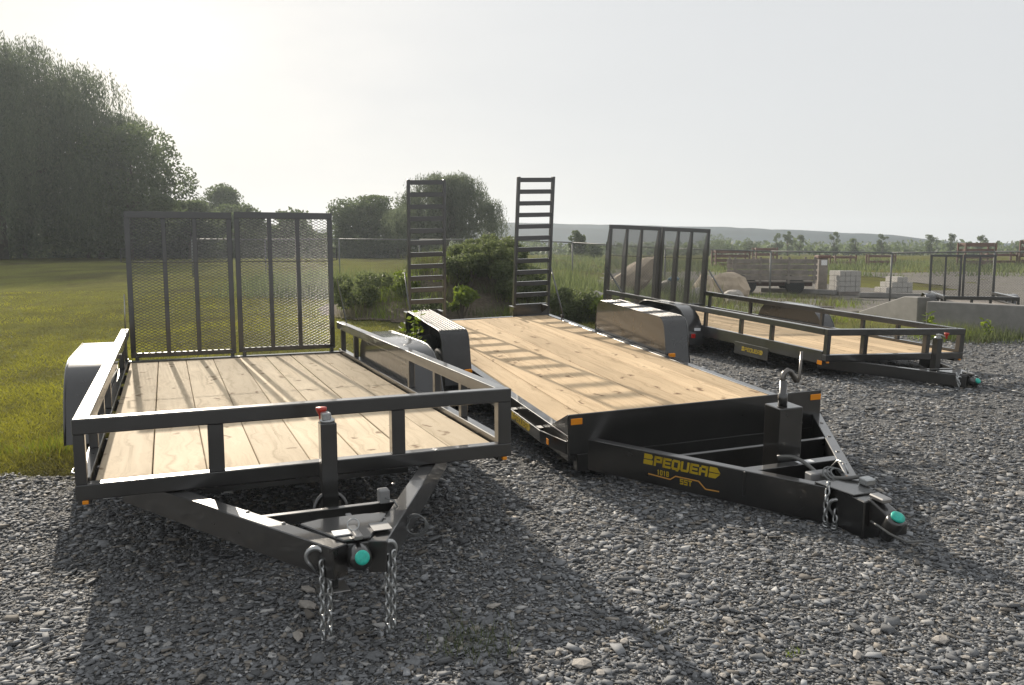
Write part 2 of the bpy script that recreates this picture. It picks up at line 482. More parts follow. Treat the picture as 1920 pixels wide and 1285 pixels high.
def mat_dirt(name, a, b_, c):
    m, n, l, b = new_mat(name)
    t = N(n, 'ShaderNodeTexCoord')
    z = N(n, 'ShaderNodeTexNoise', Scale=1.3, Detail=8.0, Roughness=0.7)
    z2 = N(n, 'ShaderNodeTexNoise', Scale=16.0, Detail=6.0, Roughness=0.7)
    for q in (z, z2): l.new(t.outputs['Object'], q.inputs['Vector'])
    r1 = ramp(n, [(0.3, a), (0.55, b_), (0.75, c)])
    l.new(z.outputs['Fac'], r1.inputs['Fac'])
    mr = N(n, 'ShaderNodeMapRange'); mr.inputs['From Min'].default_value = .3; mr.inputs['From Max'].default_value = .7
    mr.inputs['To Min'].default_value = 0.65; mr.inputs['To Max'].default_value = 1.3
    l.new(z2.outputs['Fac'], mr.inputs['Value'])
    vs = N(n, 'ShaderNodeVectorMath', operation='SCALE')
    l.new(r1.outputs['Color'], vs.inputs[0]); l.new(mr.outputs['Result'], vs.inputs['Scale'])
    l.new(vs.outputs['Vector'], b.inputs['Base Color'])
    b.inputs['Roughness'].default_value = 0.95; b.inputs['Specular IOR Level'].default_value = 0.1
    bp = N(n, 'ShaderNodeBump', Strength=0.9, Distance=0.06)
    l.new(z2.outputs['Fac'], bp.inputs['Height']); l.new(bp.outputs['Normal'], b.inputs['Normal'])
    return m

M['field'] = mat_ground()
M['gravel_ground'] = mat_gravel()
M['dirt'] = mat_dirt('bare_dirt', (0.09, 0.075, 0.055), (0.145, 0.12, 0.09), (0.12, 0.12, 0.055))
M['yard'] = mat_dirt('gravel_yard', (0.15, 0.14, 0.125), (0.21, 0.195, 0.175), (0.15, 0.15, 0.085))

def gravel_edge(x, y):
    """True inside the gravel lot"""
    wob = 0.16 * np.sin(x * 2.3) + 0.10 * np.sin(x * 5.1 + 1) + 0.22 * np.sin(x * 0.9 + 2)
    left = (y < 6.0 + wob + 0.12 * np.clip(x + 3.4, 0, 20)) & (x < -1.7)
    mid = (x >= -1.7) & (y < 6.3 + wob + 5.2 * sstep(-1.7, -0.7, x) + 3.2 * sstep(0.5, 2.2, x) + 1.6 * sstep(2.2, 3.4, x)) & (y < 16.9 - 0.32 * np.clip(x - 3.5, 0, 20) + wob)
    right = mid
    return left | right

far = np.concatenate([np.linspace(-2, 30, 129), np.geomspace(30.5, 600, 50)])
wide = np.concatenate([-np.geomspace(30, 900, 32)[::-1], np.linspace(-29, 29, 175), np.geomspace(30, 900, 32)])
o = sheet('ground', wide, far, M['field'], dz=-0.03)
tag(o, kind='structure')
o = sheet('gravel_lot', np.arange(-9, 16.01, 0.11), np.arange(-2.0, 18.0, 0.11), M['gravel_ground'], dz=-0.012, keep=gravel_edge)
tag(o, kind='structure')
# packed gravel yard and haul road beyond the fence, with a bank behind
def yard_keep(x, y):
    return (x > 2.5 + 0.9 * np.sin(y * 0.4)) & (x > 0.16 * y - 2) & (y < 47 - 14 * sstep(11, 16, x) * (1 - sstep(18, 19, x))) & (y > 21.5 + 1.5 * np.sin(x * 0.7))
o = sheet('gravel_yard', np.arange(1, 34, 0.5), np.arange(20, 50, 0.5), M['yard'], dz=-0.01, keep=yard_keep)
tag(o, kind='structure')

# ------------------------------------------------------------------ trailers
def pose(loc, yaw, pit, rol, dz, k):
    loc = ((loc[0]) * k, loc[1] * k, CAM_H + (loc[2] - 1.4538) * k)
    m = Matrix.Rotation(yaw, 4, 'Z') @ Matrix.Rotation(pit, 4, 'X') @ Matrix.Rotation(rol, 4, 'Y')
    return Matrix.Translation(loc) @ m @ Matrix.Scale(k, 4) @ Matrix.Translation((0, 0, -dz))

def expanded_mesh(off, x0, x1, y, z0, z1, a=0.061, c=0.030, w=0.0052, d=0.005):
    """expanded-metal sheet: two families of slanted strands clipped to the panel"""
    mb = MB(off)
    sl = c / a
    wide = (x1 - x0) * sl
    for sgn in (1, -1):
        k = 0
        base = z0 - wide if sgn > 0 else z0
        while True:
            b0 = base + k * c
            k += 1
            if b0 > (z1 if sgn > 0 else z1 + wide): break
            # z = b0 + sgn*sl*(x-x0)
            pa, pb = x0, x1
            xa = x0 + (z0 - b0) / (sgn * sl); xb = x0 + (z1 - b0) / (sgn * sl)
            lo, hi = min(xa, xb), max(xa, xb)
            pa, pb = max(pa, lo), min(pb, hi)
            if pb - pa < 0.004: continue
            yo = y + (0.0015 if sgn > 0 else -0.0015)
            mb.beam((pa, yo, b0 + sgn*sl*(pa-x0)), (pb, yo, b0 + sgn*sl*(pb-x0)), d, w)
    return mb

def ramp_gate(parent, off, x0, x1, y, z0, z1, ups, depth=0.05, taper=None, bar=0.068, rod=None, latch=0, a=0.061, c=0.030, w=0.0052):
    mb = MB(off)
    mb.box(x0, x1, y, y + 0.05, z1 - bar, z1)                 # top bar
    mb.box(x0, x1, y, y + 0.05, z0, z0 + 0.045)               # bottom bar
    def upright(m, xc, wdt):
        if taper is None:
            m.box(xc - wdt/2, xc + wdt/2, y + 0.002, y + depth, z0 + 0.045, z1 - bar)
        else:
            m.prism([(y + 0.002, z0 + 0.045), (y + depth, z0 + 0.045), (y + depth, taper), (y + 0.045, z1 - bar), (y + 0.002, z1 - bar)], 0, xc - wdt/2, xc + wdt/2)
    upright(mb, x0 + 0.025, 0.05); upright(mb, x1 - 0.025, 0.05)
    g = mb.build('ramp_gate', M['paint'], parent, bevel=0.003)
    for u in ups:
        m = MB(off); upright(m, u, 0.042); m.build('upright', M['paint'], g, bevel=0.003)
    expanded_mesh(off, x0 + 0.03, x1 - 0.03, y + 0.012, z0 + 0.03, z1 - 0.02, a, c, w).build('mesh_panel', M['paint'], g)
    if rod:
        MB(off).tube([(x0 + 0.03, y - 0.004, rod), (x1 - 0.03, y - 0.004, rod)], 0.006, 6).build('support_rod', M['paint'], g)
    if latch:
        xs = x0 if latch < 0 else x1
        e = 0.045 * latch
        MB(off).tube([(xs, y+.02, z0+1.10), (xs+e, y+.02, z0+1.10), (xs+e, y+.02, z0+0.97), (xs, y+.02, z0+0.97)], 0.007, 6).build('latch_handle', M['paint'], g)
    return g

def fender(parent, off, side, path, xi, xo, zin, mat, th=0.006, lip=0.009, ribs=0, closed=False):
    """sheet fender: skin that follows a side profile, a flat inner plate, a rolled outer lip"""
    mb = MB(off)
    n = len(path)
    inner = []
    for i, (y, z) in enumerate(path):
        a = Vector(path[max(i-1, 0)]); b = Vector(path[min(i+1, n-1)])
        d = (b - a).normalized(); nn = Vector((d.y, -d.x))
        inner.append((y + nn.x * th, z + nn.y * th))
    vs = []; fs = []
    for x in (xi * side, xo * side):
        vs += [(x, y, z) for y, z in path] + [(x, y, z) for y, z in inner]
    o2 = 2 * n
    for i in range(n - 1):
        fs += [(i, i+1, o2+i+1, o2+i), (n+i, o2+n+i, o2+n+i+1, n+i+1), (i, n+i, n+i+1, i+1), (o2+i, o2+i+1, o2+n+i+1, o2+n+i)]
    fs += [(0, o2, o2+n, n), (n-1, n+n-1, o2+n+n-1, o2+n-1)]
    mb.add(vs, fs)
    f = mb.build('fender', mat, parent)
    # smooth the curved skin but keep its edges
    f.data.polygons.foreach_set('use_smooth', [True] * len(f.data.polygons))
    f.data.set_sharp_from_angle(angle=R(40))
    poly = [(y, z) for y, z in inner if z > zin] 
    poly = [(poly[0][0] - 0.02, zin)] + poly + [(poly[-1][0] + 0.02, zin)]
    MB(off).prism(poly, 0, xi * side, (xi + 0.004) * side).build('inner_plate', mat, f)
    MB(off).tube([((xo + 0.002) * side, y, z - 0.004) for y, z in path], lip, 6).build('rolled_edge', mat, f, smooth=True)
    if ribs:
        top = [p for p in path if p[1] > max(q[1] for q in path) - 0.012]
        y0, y1, zt = min(p[0] for p in top), max(p[0] for p in top), max(p[1] for p in path)
        m = MB(off)
        for k in range(ribs):
            x = xi + (xo - xi) * (k + 0.5) / ribs
            m.box(min(x*side-.006, x*side+.006), max(x*side-.006, x*side+.006), y0, y1, zt - 0.002, zt + 0.005)
        m.build('tread_ribs', M['tread'], f, bevel=0.002)
    return f

def wheel(parent, off, side, xc, y, z, r=0.315, w=0.19):
    ax = (side, 0, 0)
    m = MB(off).lathe([(r*.62, -w*.5), (r*.80, -w*.52), (r*.95, -w*.47), (r, -w*.36), (r, -w*.12), (r*.985, -w*.10), (r*.985, w*.10), (r, w*.12), (r, w*.36), (r*.95, w*.47), (r*.80, w*.52), (r*.62, w*.5)], (xc*side, y, z), ax, 36)
    t = m.build('wheel', M['rubber'], parent, smooth=True)
    t.data.set_sharp_from_angle(angle=R(35))
    MB(off).lathe([(r*.62, -w*.3), (r*.61, w*.48), (r*.57, w*.48), (r*.53, w*.30), (r*.30, w*.22), (r*.24, w*.34), (r*.12, w*.36), (r*.11, w*.5), (0.004, w*.5)], (xc*side, y, z), ax, 28).build('rim', M['rim'], t, smooth=True)
    return t

def chain(parent, off, pts, lk=0.046, name='safety_chain', wd=0.030, r=0.0052):
    """chain links strung along a polyline"""
    P = [Vector(p) for p in pts]
    m = MB(off)
    step = lk * 0.72; k = 0; rem = 0.0
    for a, b in zip(P[:-1], P[1:]):
        L = (b - a).length; d = (b - a) / L; s = rem
        while s < L:
            sd = Vector((1, 0.35, 0)) if k % 2 == 0 else Vector((-0.35, 1, 0))
            sd = sd - d * sd.dot(d)
            if sd.length < .05: sd = Vector((0, 0, 1)) if k % 2 else d.cross(Vector((0, 0, 1)))
            m.torus_link(a + d * s, d, sd, lk, wd, r)
            s += step; k += 1
        rem = s - L
    return m.build(name, M['zinc'], parent, smooth=True)

def arc(c, r, a0, a1, u, v, n=12):
    c = Vector(c); u = Vector(u); v = Vector(v)
    return [c + u * (r * math.cos(a0 + (a1-a0)*i/n)) + v * (r * math.sin(a0 + (a1-a0)*i/n)) for i in range(n + 1)]

def hook(parent, off, p, size=0.05, u=(1, 0, 0), v=(0, 0, 1), r=0.009):
    pts = arc(p, size * .5, R(-60), R(215), u, v, 14)
    pts.append(Vector(pts[-1]) + Vector(v) * (-size * .55) + Vector(u) * (size * .45))
    n = len(pts)
    return MB(off).tube(pts, [r * (0.55 + 0.45 * math.sin(math.pi * (i + 1) / (n + 1))) for i in range(n)], 8).build('chain_hook', M['zinc'], parent, smooth=True)

def planks(parent, off, xs, y0, y1, ztop, mat, gap=0.006, th=0.038):
    for a, b in zip(xs[:-1], xs[1:]):
        dz = random.uniform(-.0025, .0015)
        e = random.uniform(-.006, .006)
        g2 = gap * random.uniform(.6, 1.4) / 2
        MB(off).box(a + g2, b - g2, y0 + e * .3, y1 + e, ztop - th + dz, ztop + dz).build('deck_plank', mat, parent, bevel=0.0035)

STROKES = {
 'P': [(0,0,.26,1),(0,.76,1,1),(.74,.36,1,1),(0,.36,1,.58)], 'E': [(0,0,.26,1),(0,.78,1,1),(0,.40,.9,.60),(0,0,1,.22)],
 'Q': [(0,.1,.26,.9),(.74,.1,1,.9),(.1,.78,.9,1),(.1,0,.9,.22),(.55,-.1,.85,.2)], 'U': [(0,.1,.26,1),(.74,.1,1,1),(.1,0,.9,.22)],
 'A': [(0,0,.26,.8),(.74,0,1,1),(.2,.78,1,1),(.1,.34,.9,.54)], '1': [(.4,0,.66,1),(.2,.72,.5,.9)],
 '0': [(0,.1,.28,.9),(.72,.1,1,.9),(.1,.8,.9,1),(.1,0,.9,.2)], '8': [(0,.1,.28,.9),(.72,.1,1,.9),(.1,.8,.9,1),(.1,.42,.9,.58),(.1,0,.9,.2)],
 'S': [(0,.78,1,1),(0,.42,.28,.9),(0,.42,1,.60),(.72,.1,1,.55),(0,0,1,.22)], 'T': [(0,.78,1,1),(.37,0,.63,.9)]}

def decal(parent, off, o, ux, uz, nrm, L, lower=True):
    """the maker's lettering: feathered arrow with PEQUEA, a stepped line, 1018 and SST"""
    o = Vector(o); ux = Vector(ux).normalized(); nrm = Vector(nrm).normalized(); uz = Vector(uz).normalized()
    h = L * 0.125
    def quadpoly(m, pts, sh=0.12):
        q = [o + ux * (u + sh * (w if w > 0 else 0)) + uz * w for u, w in pts]
        k = len(q)
        m.add([p + nrm * 0.0015 for p in q] + [p - nrm * 0.001 for p in q],
              [tuple(range(k)), tuple(range(k, 2*k))[::-1]] + [(i, k+i, k+(i+1) % k, (i+1) % k) for i in range(k)])
    m = MB(off)
    def letter(ch, u0, w0, cw, chh):
        for x0, z0, x1, z1 in STROKES[ch]:
            quadpoly(m, [(u0+x0*cw, w0+z0*chh), (u0+x1*cw, w0+z0*chh), (u0+x1*cw, w0+z1*chh), (u0+x0*cw, w0+z1*chh)])
    # tail feathers and arrow head, each split by a line
    quadpoly(m, [(0, 0), (.125*L, 0), (.125*L, .46*h), (0, .46*h)])
    quadpoly(m, [(0, .56*h), (.105*L, .56*h), (.12*L, .8*h), (.10*L, 1.05*h), (0, 1.05*h)])
    cw = .108 * L
    for i, ch in enumerate('PEQUEA'):
        letter(ch, .142*L + i * .119 * L, 0, cw, h)
    quadpoly(m, [(.862*L, 0), (.95*L, 0), (1.0*L, .46*h), (.862*L, .46*h)])
    quadpoly(m, [(.862*L, .56*h), (1.0*L, .56*h), (.95*L, 1.05*h), (.862*L, 1.05*h)])
    d = m.build('maker_decal', M['yellow'], parent)
    if lower:
        m = MB(off)
        pts = [(.07, -.95), (.37, -1.05), (.44, -.62), (.74, -.62), (.83, -1.25), (1.0, -1.2)]
        t = .013 * L
        for (a, b), (c, e) in zip(pts[:-1], pts[1:]):
            A = Vector((a * L, b * h)); B = Vector((c * L, e * h)); dd = (B - A).normalized(); nn = Vector((-dd.y, dd.x)) * t / 2
            quadpoly(m, [tuple(A - nn), tuple(B - nn), tuple(B + nn), tuple(A + nn)], 0)
        m.build('decal_line', M['gold'], d)
        m = MB(off)
        for i, ch in enumerate('1018'): letter(ch, .19*L + i*.042*L, -.85*h, .034*L, .52*h)
        for i, ch in enumerate('SST'): letter(ch, .50*L + i*.055*L, -1.3*h, .045*L, .55*h)
        m.build('decal_model_text', M['yellow'], d)
    return d

def tongue_beam(parent, off, a, b, w, h, ztop):
    a = Vector((a[0], a[1], ztop - h/2)); b = Vector((b[0], b[1], ztop - h/2))
    m = MB(off).beam(a, b, w, h)
    return m.build('tongue_beam', M['paint'], parent, bevel=0.004)

def jack_crank_small(parent, off, x, y, zt, toward):
    """top-wind jack: square tube, zinc cap, bent crank with red knob"""
    j = MB(off).box(x-.038, x+.038, y-.038, y+.038, zt-.44, zt).build('jack', M['paint'], parent, bevel=0.004)
    MB(off).box(x-.027, x+.027, y-.027, y+.027, zt-.50, zt-.44).build('jack_inner_tube', M['steel'], j, bevel=0.003)
    MB(off).lathe([(.036, 0), (.036, .012), (.022, .022), (.016, .045), (.004, .05)], (x, y, zt), (0,0,1), 16).build('jack_cap', M['zinc'], j, smooth=True)
    tx, ty = toward
    pts = [(x-.02*tx, y-.02*ty, zt+.030), (x, y, zt+.046), (x+.05*tx, y+.05*ty, zt+.042), (x+.10*tx, y+.10*ty, zt+.022), (x+.15*tx, y+.15*ty, zt+.018)]
    MB(off).box(x-.03, x+.012, y-.034, y+.01, zt+.012, zt+.05).build('crank_bracket', M['zinc'], j, bevel=.005)
    MB(off).tube(pts, .009, 8).build('crank_handle', M['zinc'], j, smooth=True)
    MB(off).lathe([(.010, -.012), (.012, 0), (.013, .020), (.020, .032), (.026, .046), (.026, .056), (.004, .058)], (x+.15*tx, y+.15*ty, zt+.01), (0,0,1), 16).build('crank_knob', M['red'], j, smooth=True)
    return j

def coupler(parent, off, x, y0, zt, drop=0.1, cap_dir=(0, -0.93, 0.38)):
    c = MB(off).prism([(x-.19, y0+.30), (x-.10, y0+.33), (x+.10, y0+.33), (x+.19, y0+.30), (x+.055, y0+.02), (x-.055, y0+.02)], 2, zt, zt+.012).prism(
        [(x-.045, y0+.25), (x+.045, y0+.25), (x+.045, y0+.0), (x-.045, y0+.0)], 2, zt-drop, zt-.001).build('coupler', M['paint'], parent, bevel=0.004)
    MB(off).lathe([(.03, -.12), (.044, -.10), (.050, -.05), (.050, 0), (.046, .025), (.036, .04), (.004, .042)], (x, y0-.02, zt-.055), (0, -1, -.12), 20).build('ball_socket', M['paint'], c, smooth=True)
    MB(off).lathe([(.028, -.01), (.030, .006), (.028, .012), (.019, .017), (.003, .018)], Vector((x, y0-.066, zt-.040)), cap_dir, 20).build('socket_cap', M['green'], c, smooth=True)
    MB(off).box(x-.018, x+.018, y0-.01, y0+.13, zt+.012, zt+.034).build('latch_lever', M['steel'], c, bevel=0.005)
    MB(off).tube(arc((x-.005, y0+.07, zt+.055), .024, 0, 2*math.pi, (1,0,0), (0,.35,.93), 16), .0035, 6, cap=False).build('pin_ring', M['zinc'], c, smooth=True)
    return c

def front_fence(root, off, W, zt, zb, posts, rail=0.076, d=0.07):
    h = W / 2
    MB(off).box(-h, h, 0, d, zt - rail, zt).build('front_top_rail', M['paint'], root, bevel=0.006, seg=2)
    MB(off).box(-h, h, 0, d, zb, zb + rail).build('front_bottom_rail', M['paint'], root, bevel=0.005, seg=2)
    for x0, x1 in posts:
        MB(off).box(x0, x1, 0.002, d - .004, zb + rail, zt - rail).build('front_post', M['paint'], root, bevel=0.003)

def utility_trailer(name, mat, off, W, zt, zb, dk, L, posts, side_posts, n_planks, wood, gate_z, gate_leaf, fpath, fx, wheels, axle_y, tongue):
    root = empty(name, mat)
    h = W / 2; rail = .076
    front_fence(root, off, W, zt, zb, posts)
    for s in (-1, 1):
        a, b = sorted((s * h, s * (h - .075)))
        MB(off).box(a, b, .0705, L, zt - rail + .002, zt - .001).build('side_top_rail', M['paint'], root, bevel=0.006, seg=2)
        a, b = sorted((s * h, s * (h - .06)))
        MB(off).box(a, b, .0705, L, zb - .04, dk + .035).build('side_frame_rail', M['paint'], root, bevel=0.004)
        for y in side_posts:
            a, b = sorted((s * (h - .008), s * (h - .055)))
            MB(off).box(a, b, y - .025, y + .025, dk + .035, zt - rail + .002).build('side_post', M['paint'], root, bevel=0.003)
        f = fender(root, off, s, fpath, h + .002, fx, dk - .02, M['fender'])
        for y in axle_y:
            wheel(root, off, s, h + .125, y, wheels[1], wheels[0])
    # underbody
    MB(off).box(-h + .06, h - .06, L - .09, L - .002, zb - .04, dk + .012).build('rear_crossmember', M['paint'], root, bevel=0.004)
    for y in np.linspace(.6, L - .7, 6):
        MB(off).box(-h + .06, h - .06, y - .025, y + .025, dk - .115, dk - .04).build('floor_crossmember', M['paint'], root)
    for y in axle_y:
        MB(off).tube([(-h - .03, y, wheels[1]), (h + .03, y, wheels[1])], .035, 10).build('axle', M['paint'], root, smooth=True)
    xs = np.linspace(-h + .072, h - .072, n_planks + 1)
    planks(root, off, xs, .074, L - .095, dk, wood)
    # marker lamps under the front corners
    for s in (-1, 1):
        MB(off).box(s * (h - .04) - .014, s * (h - .04) + .014, .002, .03, zb - .022, zb - .001).build('marker_lamp', M['amber'], root, bevel=0.005, seg=2)
    return root

# ---- first trailer: the near utility trailer
D1 = 0.50; O1 = (0, 0, D1)
T1m = pose((-1.0327, 4.2484, 0.3406), 0.3942, 0.0021, -0.0029, D1, .9545)
fp1 = [(1.98,-.20),(2.03,-.06),(2.10,.08),(2.19,.19),(2.31,.275),(2.46,.318),(2.62,.326),(3.66,.326),(3.80,.31),(3.92,.25),(4.02,.14),(4.08,-.02),(4.12,-.20)]
t1 = utility_trailer('utility_trailer', T1m, O1, 2.232, .335, -.058, 0.0, 4.85,
    [(-1.114,-1.064),(-.518,-.443),(.417,.491),(1.036,1.114)], [.75, 1.32, 2.0, 4.06, 4.72], 8, M['wood1'], None, None, fp1, 1.36, (.33, -.185), [2.66, 3.48], None)
tag(t1, 'black open utility trailer with pale plank deck and tall double mesh gate, beside the lawn', 'trailer', 'black trailers for sale on the gravel')
ramp_gate(t1, O1, -1.038, -.020, 4.875, .032, 1.510, [-.678, -.384], depth=.045, rod=1.0, latch=-1)
ramp_gate(t1, O1, .008, 1.024, 4.875, .040, 1.518, [.361, .653], depth=.045, rod=1.0, latch=1)
MB(O1).beam((1.065, 4.90, .80), (1.085, 4.53, .345), .028, .008, up=(1, 0, 0)).build('gate_strut', M['paint'], t1, bevel=.002)
MB(O1).tube([(-1.07, 4.90, .68), (-1.075, 4.83, .34)], .007, 6).build('gate_rod', M['steel'], t1, smooth=True)
for x in (-.98, -.06, .06, .98):
    MB(O1).box(x-.018, x+.018, 4.83, 4.90, -.01, .05).build('gate_hinge', M['paint'], t1, bevel=.004)
# tongue
tongue_beam(t1, O1, (-.905, .42), (-.075, -1.07), .078, .135, -.100 + .039)
tongue_beam(t1, O1, (.82, .42), (.075, -1.07), .078, .135, -.100 + .039)
MB(O1).box(-.36, .33, -.56, -.525, -.11, -.066).build('tongue_crossmember', M['paint'], t1, bevel=.003)
MB(O1).box(-.55, .50, -.006, -.001, -.085, -.0585).build('front_header_lip', M['paint'], t1)
MB(O1).box(.02, .19, -.79, -.70, -.10, -.063).build('step_plate', M['paint'], t1, bevel=.004)
MB(O1).box(.02, .045, -.80, -.69, -.10, -.052).build('step_bracket', M['greybox'], t1, bevel=.003)
jack_crank_small(t1, O1, .002, -.40, .31, (-.14, .22))
MB(O1).tube(arc((.002, -.43, -.105), .075, R(-40), R(220), (1,0,0), (0,.25,.97), 18), .011, 8).build('jack_mount_ring', M['paint'], t1, smooth=True)
coupler(t1, O1, 0.0, -1.06, -.062)
MB(O1).box(-.085, .015, -.99, -.93, -.048, -.043).build('warning_sticker', M['white'], t1)
MB(O1).box(.08, .16, -.99, -.89, -.048, -.045).build('coupler_sticker', M['greybox'], t1)
# jack leg down to the ground
MB(O1).box(-.026, .030, -.428, -.372, -.505, -.191).build('jack_leg', M['paint'], t1, bevel=.003)
MB(O1).box(-.070, .080, -.470, -.330, -.517, -.506).build('jack_foot', M['steel'], t1, bevel=.003)
# chains
hook(t1, O1, (-.165, -1.01, -.115), .075, u=(.95, -.3, 0), v=(0, 0, 1), r=.011)
hook(t1, O1, (.125, -1.05, -.115), .075, u=(-.95, -.3, 0), v=(0, 0, 1), r=.011)
for x, y, e in ((-.145, -1.035, .03), (.115, -1.075, .026)):
    chain(t1, O1, [(x, y, -.14), (x - .005, y - .01, -.455)])
    chain(t1, O1, [(x + e, y - .005, -.125), (x + e - .006, y - .012, -.425), (x + e - .02, y - .012, -.445)])
# breakaway switch and its coiled cable
MB(O1).box(.20, .25, -.60, -.545, -.060, .005).build('breakaway_switch', M['greybox'], t1, bevel=.005)
cp = [Vector((.225, -.605, -.03)), Vector((.26, -.63, -.04)), Vector((.285, -.66, -.09))]
for k in range(3):
    cp += arc((.335 + .006*k, -.72, -.135 - .006*k), .048, math.pi*.75, math.pi*.75 + 2*math.pi, (.93, -.38, 0), (0, 0, 1), 18)
cp += [Vector((.25, -.75, -.2)), Vector((.20, -.86, -.24)), Vector((.17, -.98, -.19)), Vector((.14, -1.03, -.12))]
MB(O1).tube(cp, .0035, 6).build('breakaway_cable', M['galv'], t1, smooth=True)
# side stake loops
for s in (-1, 1):
    MB(O1).tube([(s*1.118, .40, -.02), (s*1.155, .40, -.02), (s*1.17, .42, -.02), (s*1.17, .50, -.02), (s*1.155, .52, -.02), (s*1.118, .52, -.02)], .006, 6).build('tie_loop', M['paint'], t1, smooth=True)
MB(O1).box(1.14, 1.22, 2.012, 2.016, -.07, -.03).build('tyre_sticker', M['white'], t1)

# ---- second trailer: flat equipment trailer with standing ladder ramps
D2 = 0.30; O2 = (0, 0, D2)
T2m = pose((1.2758, 5.5294, 0.3071), 0.3272, 0.058, -0.0305, D2, 1.069)
t2 = empty('equipment_trailer', T2m)
tag(t2, 'black flatbed trailer with wide plank deck and two standing ladder ramps, in the middle', 'trailer', 'black trailers for sale on the gravel')
W2 = .970; L2 = 5.29
MB(O2).box(-W2, W2, -.012, 0, -.125, .144).build('headboard', M['paint'], t2, bevel=.004)
MB(O2).box(-W2+.06, W2-.06, -.010, .05, -.24, -.126).build('front_crossmember', M['paint'], t2, bevel=.003)
for s in (-1, 1):
    MB(O2).prism([(.0005, .143), (.0005, 0.004), (.29, 0.004)], 0, s*W2, s*(W2-.006)).build('headboard_gusset', M['paint'], t2)
    a, b = sorted((s*W2, s*(W2-.068)))
    MB(O2).box(a, b, .002, L2, -.008, .003).build('deck_edge_strip', M['paint'], t2, bevel=.002)
    a, b = sorted((s*(W2-.004), s*(W2-.06)))
    MB(O2).box(a, b, .002, L2, -.17, -.0085).build('side_channel', M['paint'], t2, bevel=.003)
    MB(O2).beam((s*1.03, 3.95, -.085), (s*1.03, L2, -.085), .010, .085).build('rub_rail', M['paint'], t2, bevel=.002)
    MB(O2).beam((s*(W2-.004), .03, -.085), (s*1.03, .336, -.085), .010, .085).build('rub_rail', M['paint'], t2, bevel=.002)
    rr = MB(O2).beam((s*1.03, .335, -.085), (s*1.03, 2.20, -.085), .010, .083).build('rub_rail', M['paint'], t2, bevel=.002)
    for y in (.46, 1.0, 1.55, 2.1, 4.4, 5.0):
        MB(O2).box(min(s*W2, s*1.025), max(s*W2, s*1.025), y-.03, y+.03, -.075, -.055).build('stake_bracket', M['paint'], rr)
    fp2 = [(2.20,-.12),(2.25,.14),(2.275,.26),(2.30,.31),(2.34,.340),(2.40,.352),(3.68,.352),(3.75,.342),(3.80,.31),(3.835,.25),(3.90,-.12)]
    f = fender(t2, O2, s, fp2, W2+.004, 1.225, 0.006, M['tread'] if s < 0 else M['fender'], lip=.006, ribs=8)
    for y in (2.65, 3.46):
        wheel(t2, O2, s, 1.10, y, -.175, .31)
    MB(O2).box(s*1.0-.018 if s > 0 else -1.05, 1.05 if s > 0 else -1.0+.018, 2.17, 2.195, -.02, .02).build('side_marker_lamp', M['amber'], t2, bevel=.006)
xs2 = np.linspace(-W2+.069, W2-.069, 9)
planks(t2, O2, xs2, .002, L2-.07, .0, M['wood2'], gap=.004)
MB(O2).box(-W2+.061, W2-.061, L2-.068, L2, -.17, .004).build('rear_crossmember', M['paint'], t2, bevel=.003)
for y in np.linspace(.5, 4.7, 7):
    MB(O2).box(-W2+.061, W2-.061, y-.025, y+.025, -.13, -.045).build('floor_crossmember', M['paint'], t2)
for y in (2.65, 3.46):
    MB(O2).tube([(-1.02, y, -.175), (1.02, y, -.175)], .035, 10).build('axle', M['paint'], t2, smooth=True)
for x0, x1 in ((-.955, -.875), (.875, .965)):
    MB(O2).box(x0, x1, -.018, -.0125, .076, .118).build('front_marker_lamp', M['amber'], t2, bevel=.004)
MB(O2).box(-1.038, -1.034, .17, .21, -.10, -.06).build('side_reflector', M['amber'], t2, bevel=.001)
decal(t2, O2, (-1.0365, .93, -.107), (0, -1, 0), (0, 0, 1), (-1, 0, 0), .40, lower=False)
# ladder ramps
def ladder(x0, x1, leanx, ztop, rung_z, y=5.30):
    def P_(x, z, yy): return (x + leanx * z / 1.7, yy, z)
    lad = empty('ladder_ramp', Matrix.Identity(4)); lad.parent = t2; lad.matrix_parent_inverse = Matrix.Identity(4)
    for x in (x0 + .018, x1 - .018):
        MB(O2).beam(P_(x, -.05, y+.03), P_(x, ztop, y+.03), .034, .062, up=(0, 1, 0)).build('stile', M['paint'], lad, bevel=.003)
    for z in rung_z:
        m = MB(O2)
        m.beam(P_(x0 + .036, z, y+.012), P_(x1 - .036, z, y+.012), .010, .056)
        m.beam(P_(x0 + .036, z + .024, y+.035), P_(x1 - .036, z + .024, y+.035), .036, .007)
        m.build('rung', M['paint'], lad, bevel=.0015)
    for x in (x0 - .05, x1 - .105):
        m = MB(O2)
        m.prism([(y-.20, .135), (y-.195, .115), (y-.012, .03), (y-.012, .135)], 0, x, x + .008)
        m.box(x - .014, x + .026, y - .205, y - .012, .136, .142)
        m.build('ramp_bracket', M['paint'], lad)
    MB(O2).box(x0 - .05, x1 - .08, y - .016, y - .008, .10, .142).build('bracket_bar', M['paint'], lad, bevel=.002)
    MB(O2).box(x0 + .037, x1 - .037, y - .006, y + .006, .0, .105).build('toe_plate', M['paint'], lad, bevel=.002)
    return lad
ladder(-.905, -.425, .040, 1.735, [1.70-.1455*i for i in range(11)])
ladder(.462, .965, .085, 1.765, [1.725-.146*i for i in range(12)])
MB(O2).tube([(1.0, 5.33, .60), (.985, 4.86, .02)], .011, 8).build('ramp_stay', M['paint'], t2, smooth=True)
MB(O2).tube([(-.93, 5.33, .62), (-.95, 4.9, .02)], .009, 8).build('ramp_stay', M['paint'], t2, smooth=True)
MB(O2).lathe([(.012, 0), (.012, .03), (.018, .03), (.018, .045)], (.955, 4.84, .004), (0,0,1), 10).build('stay_bolt', M['paint'], t2)
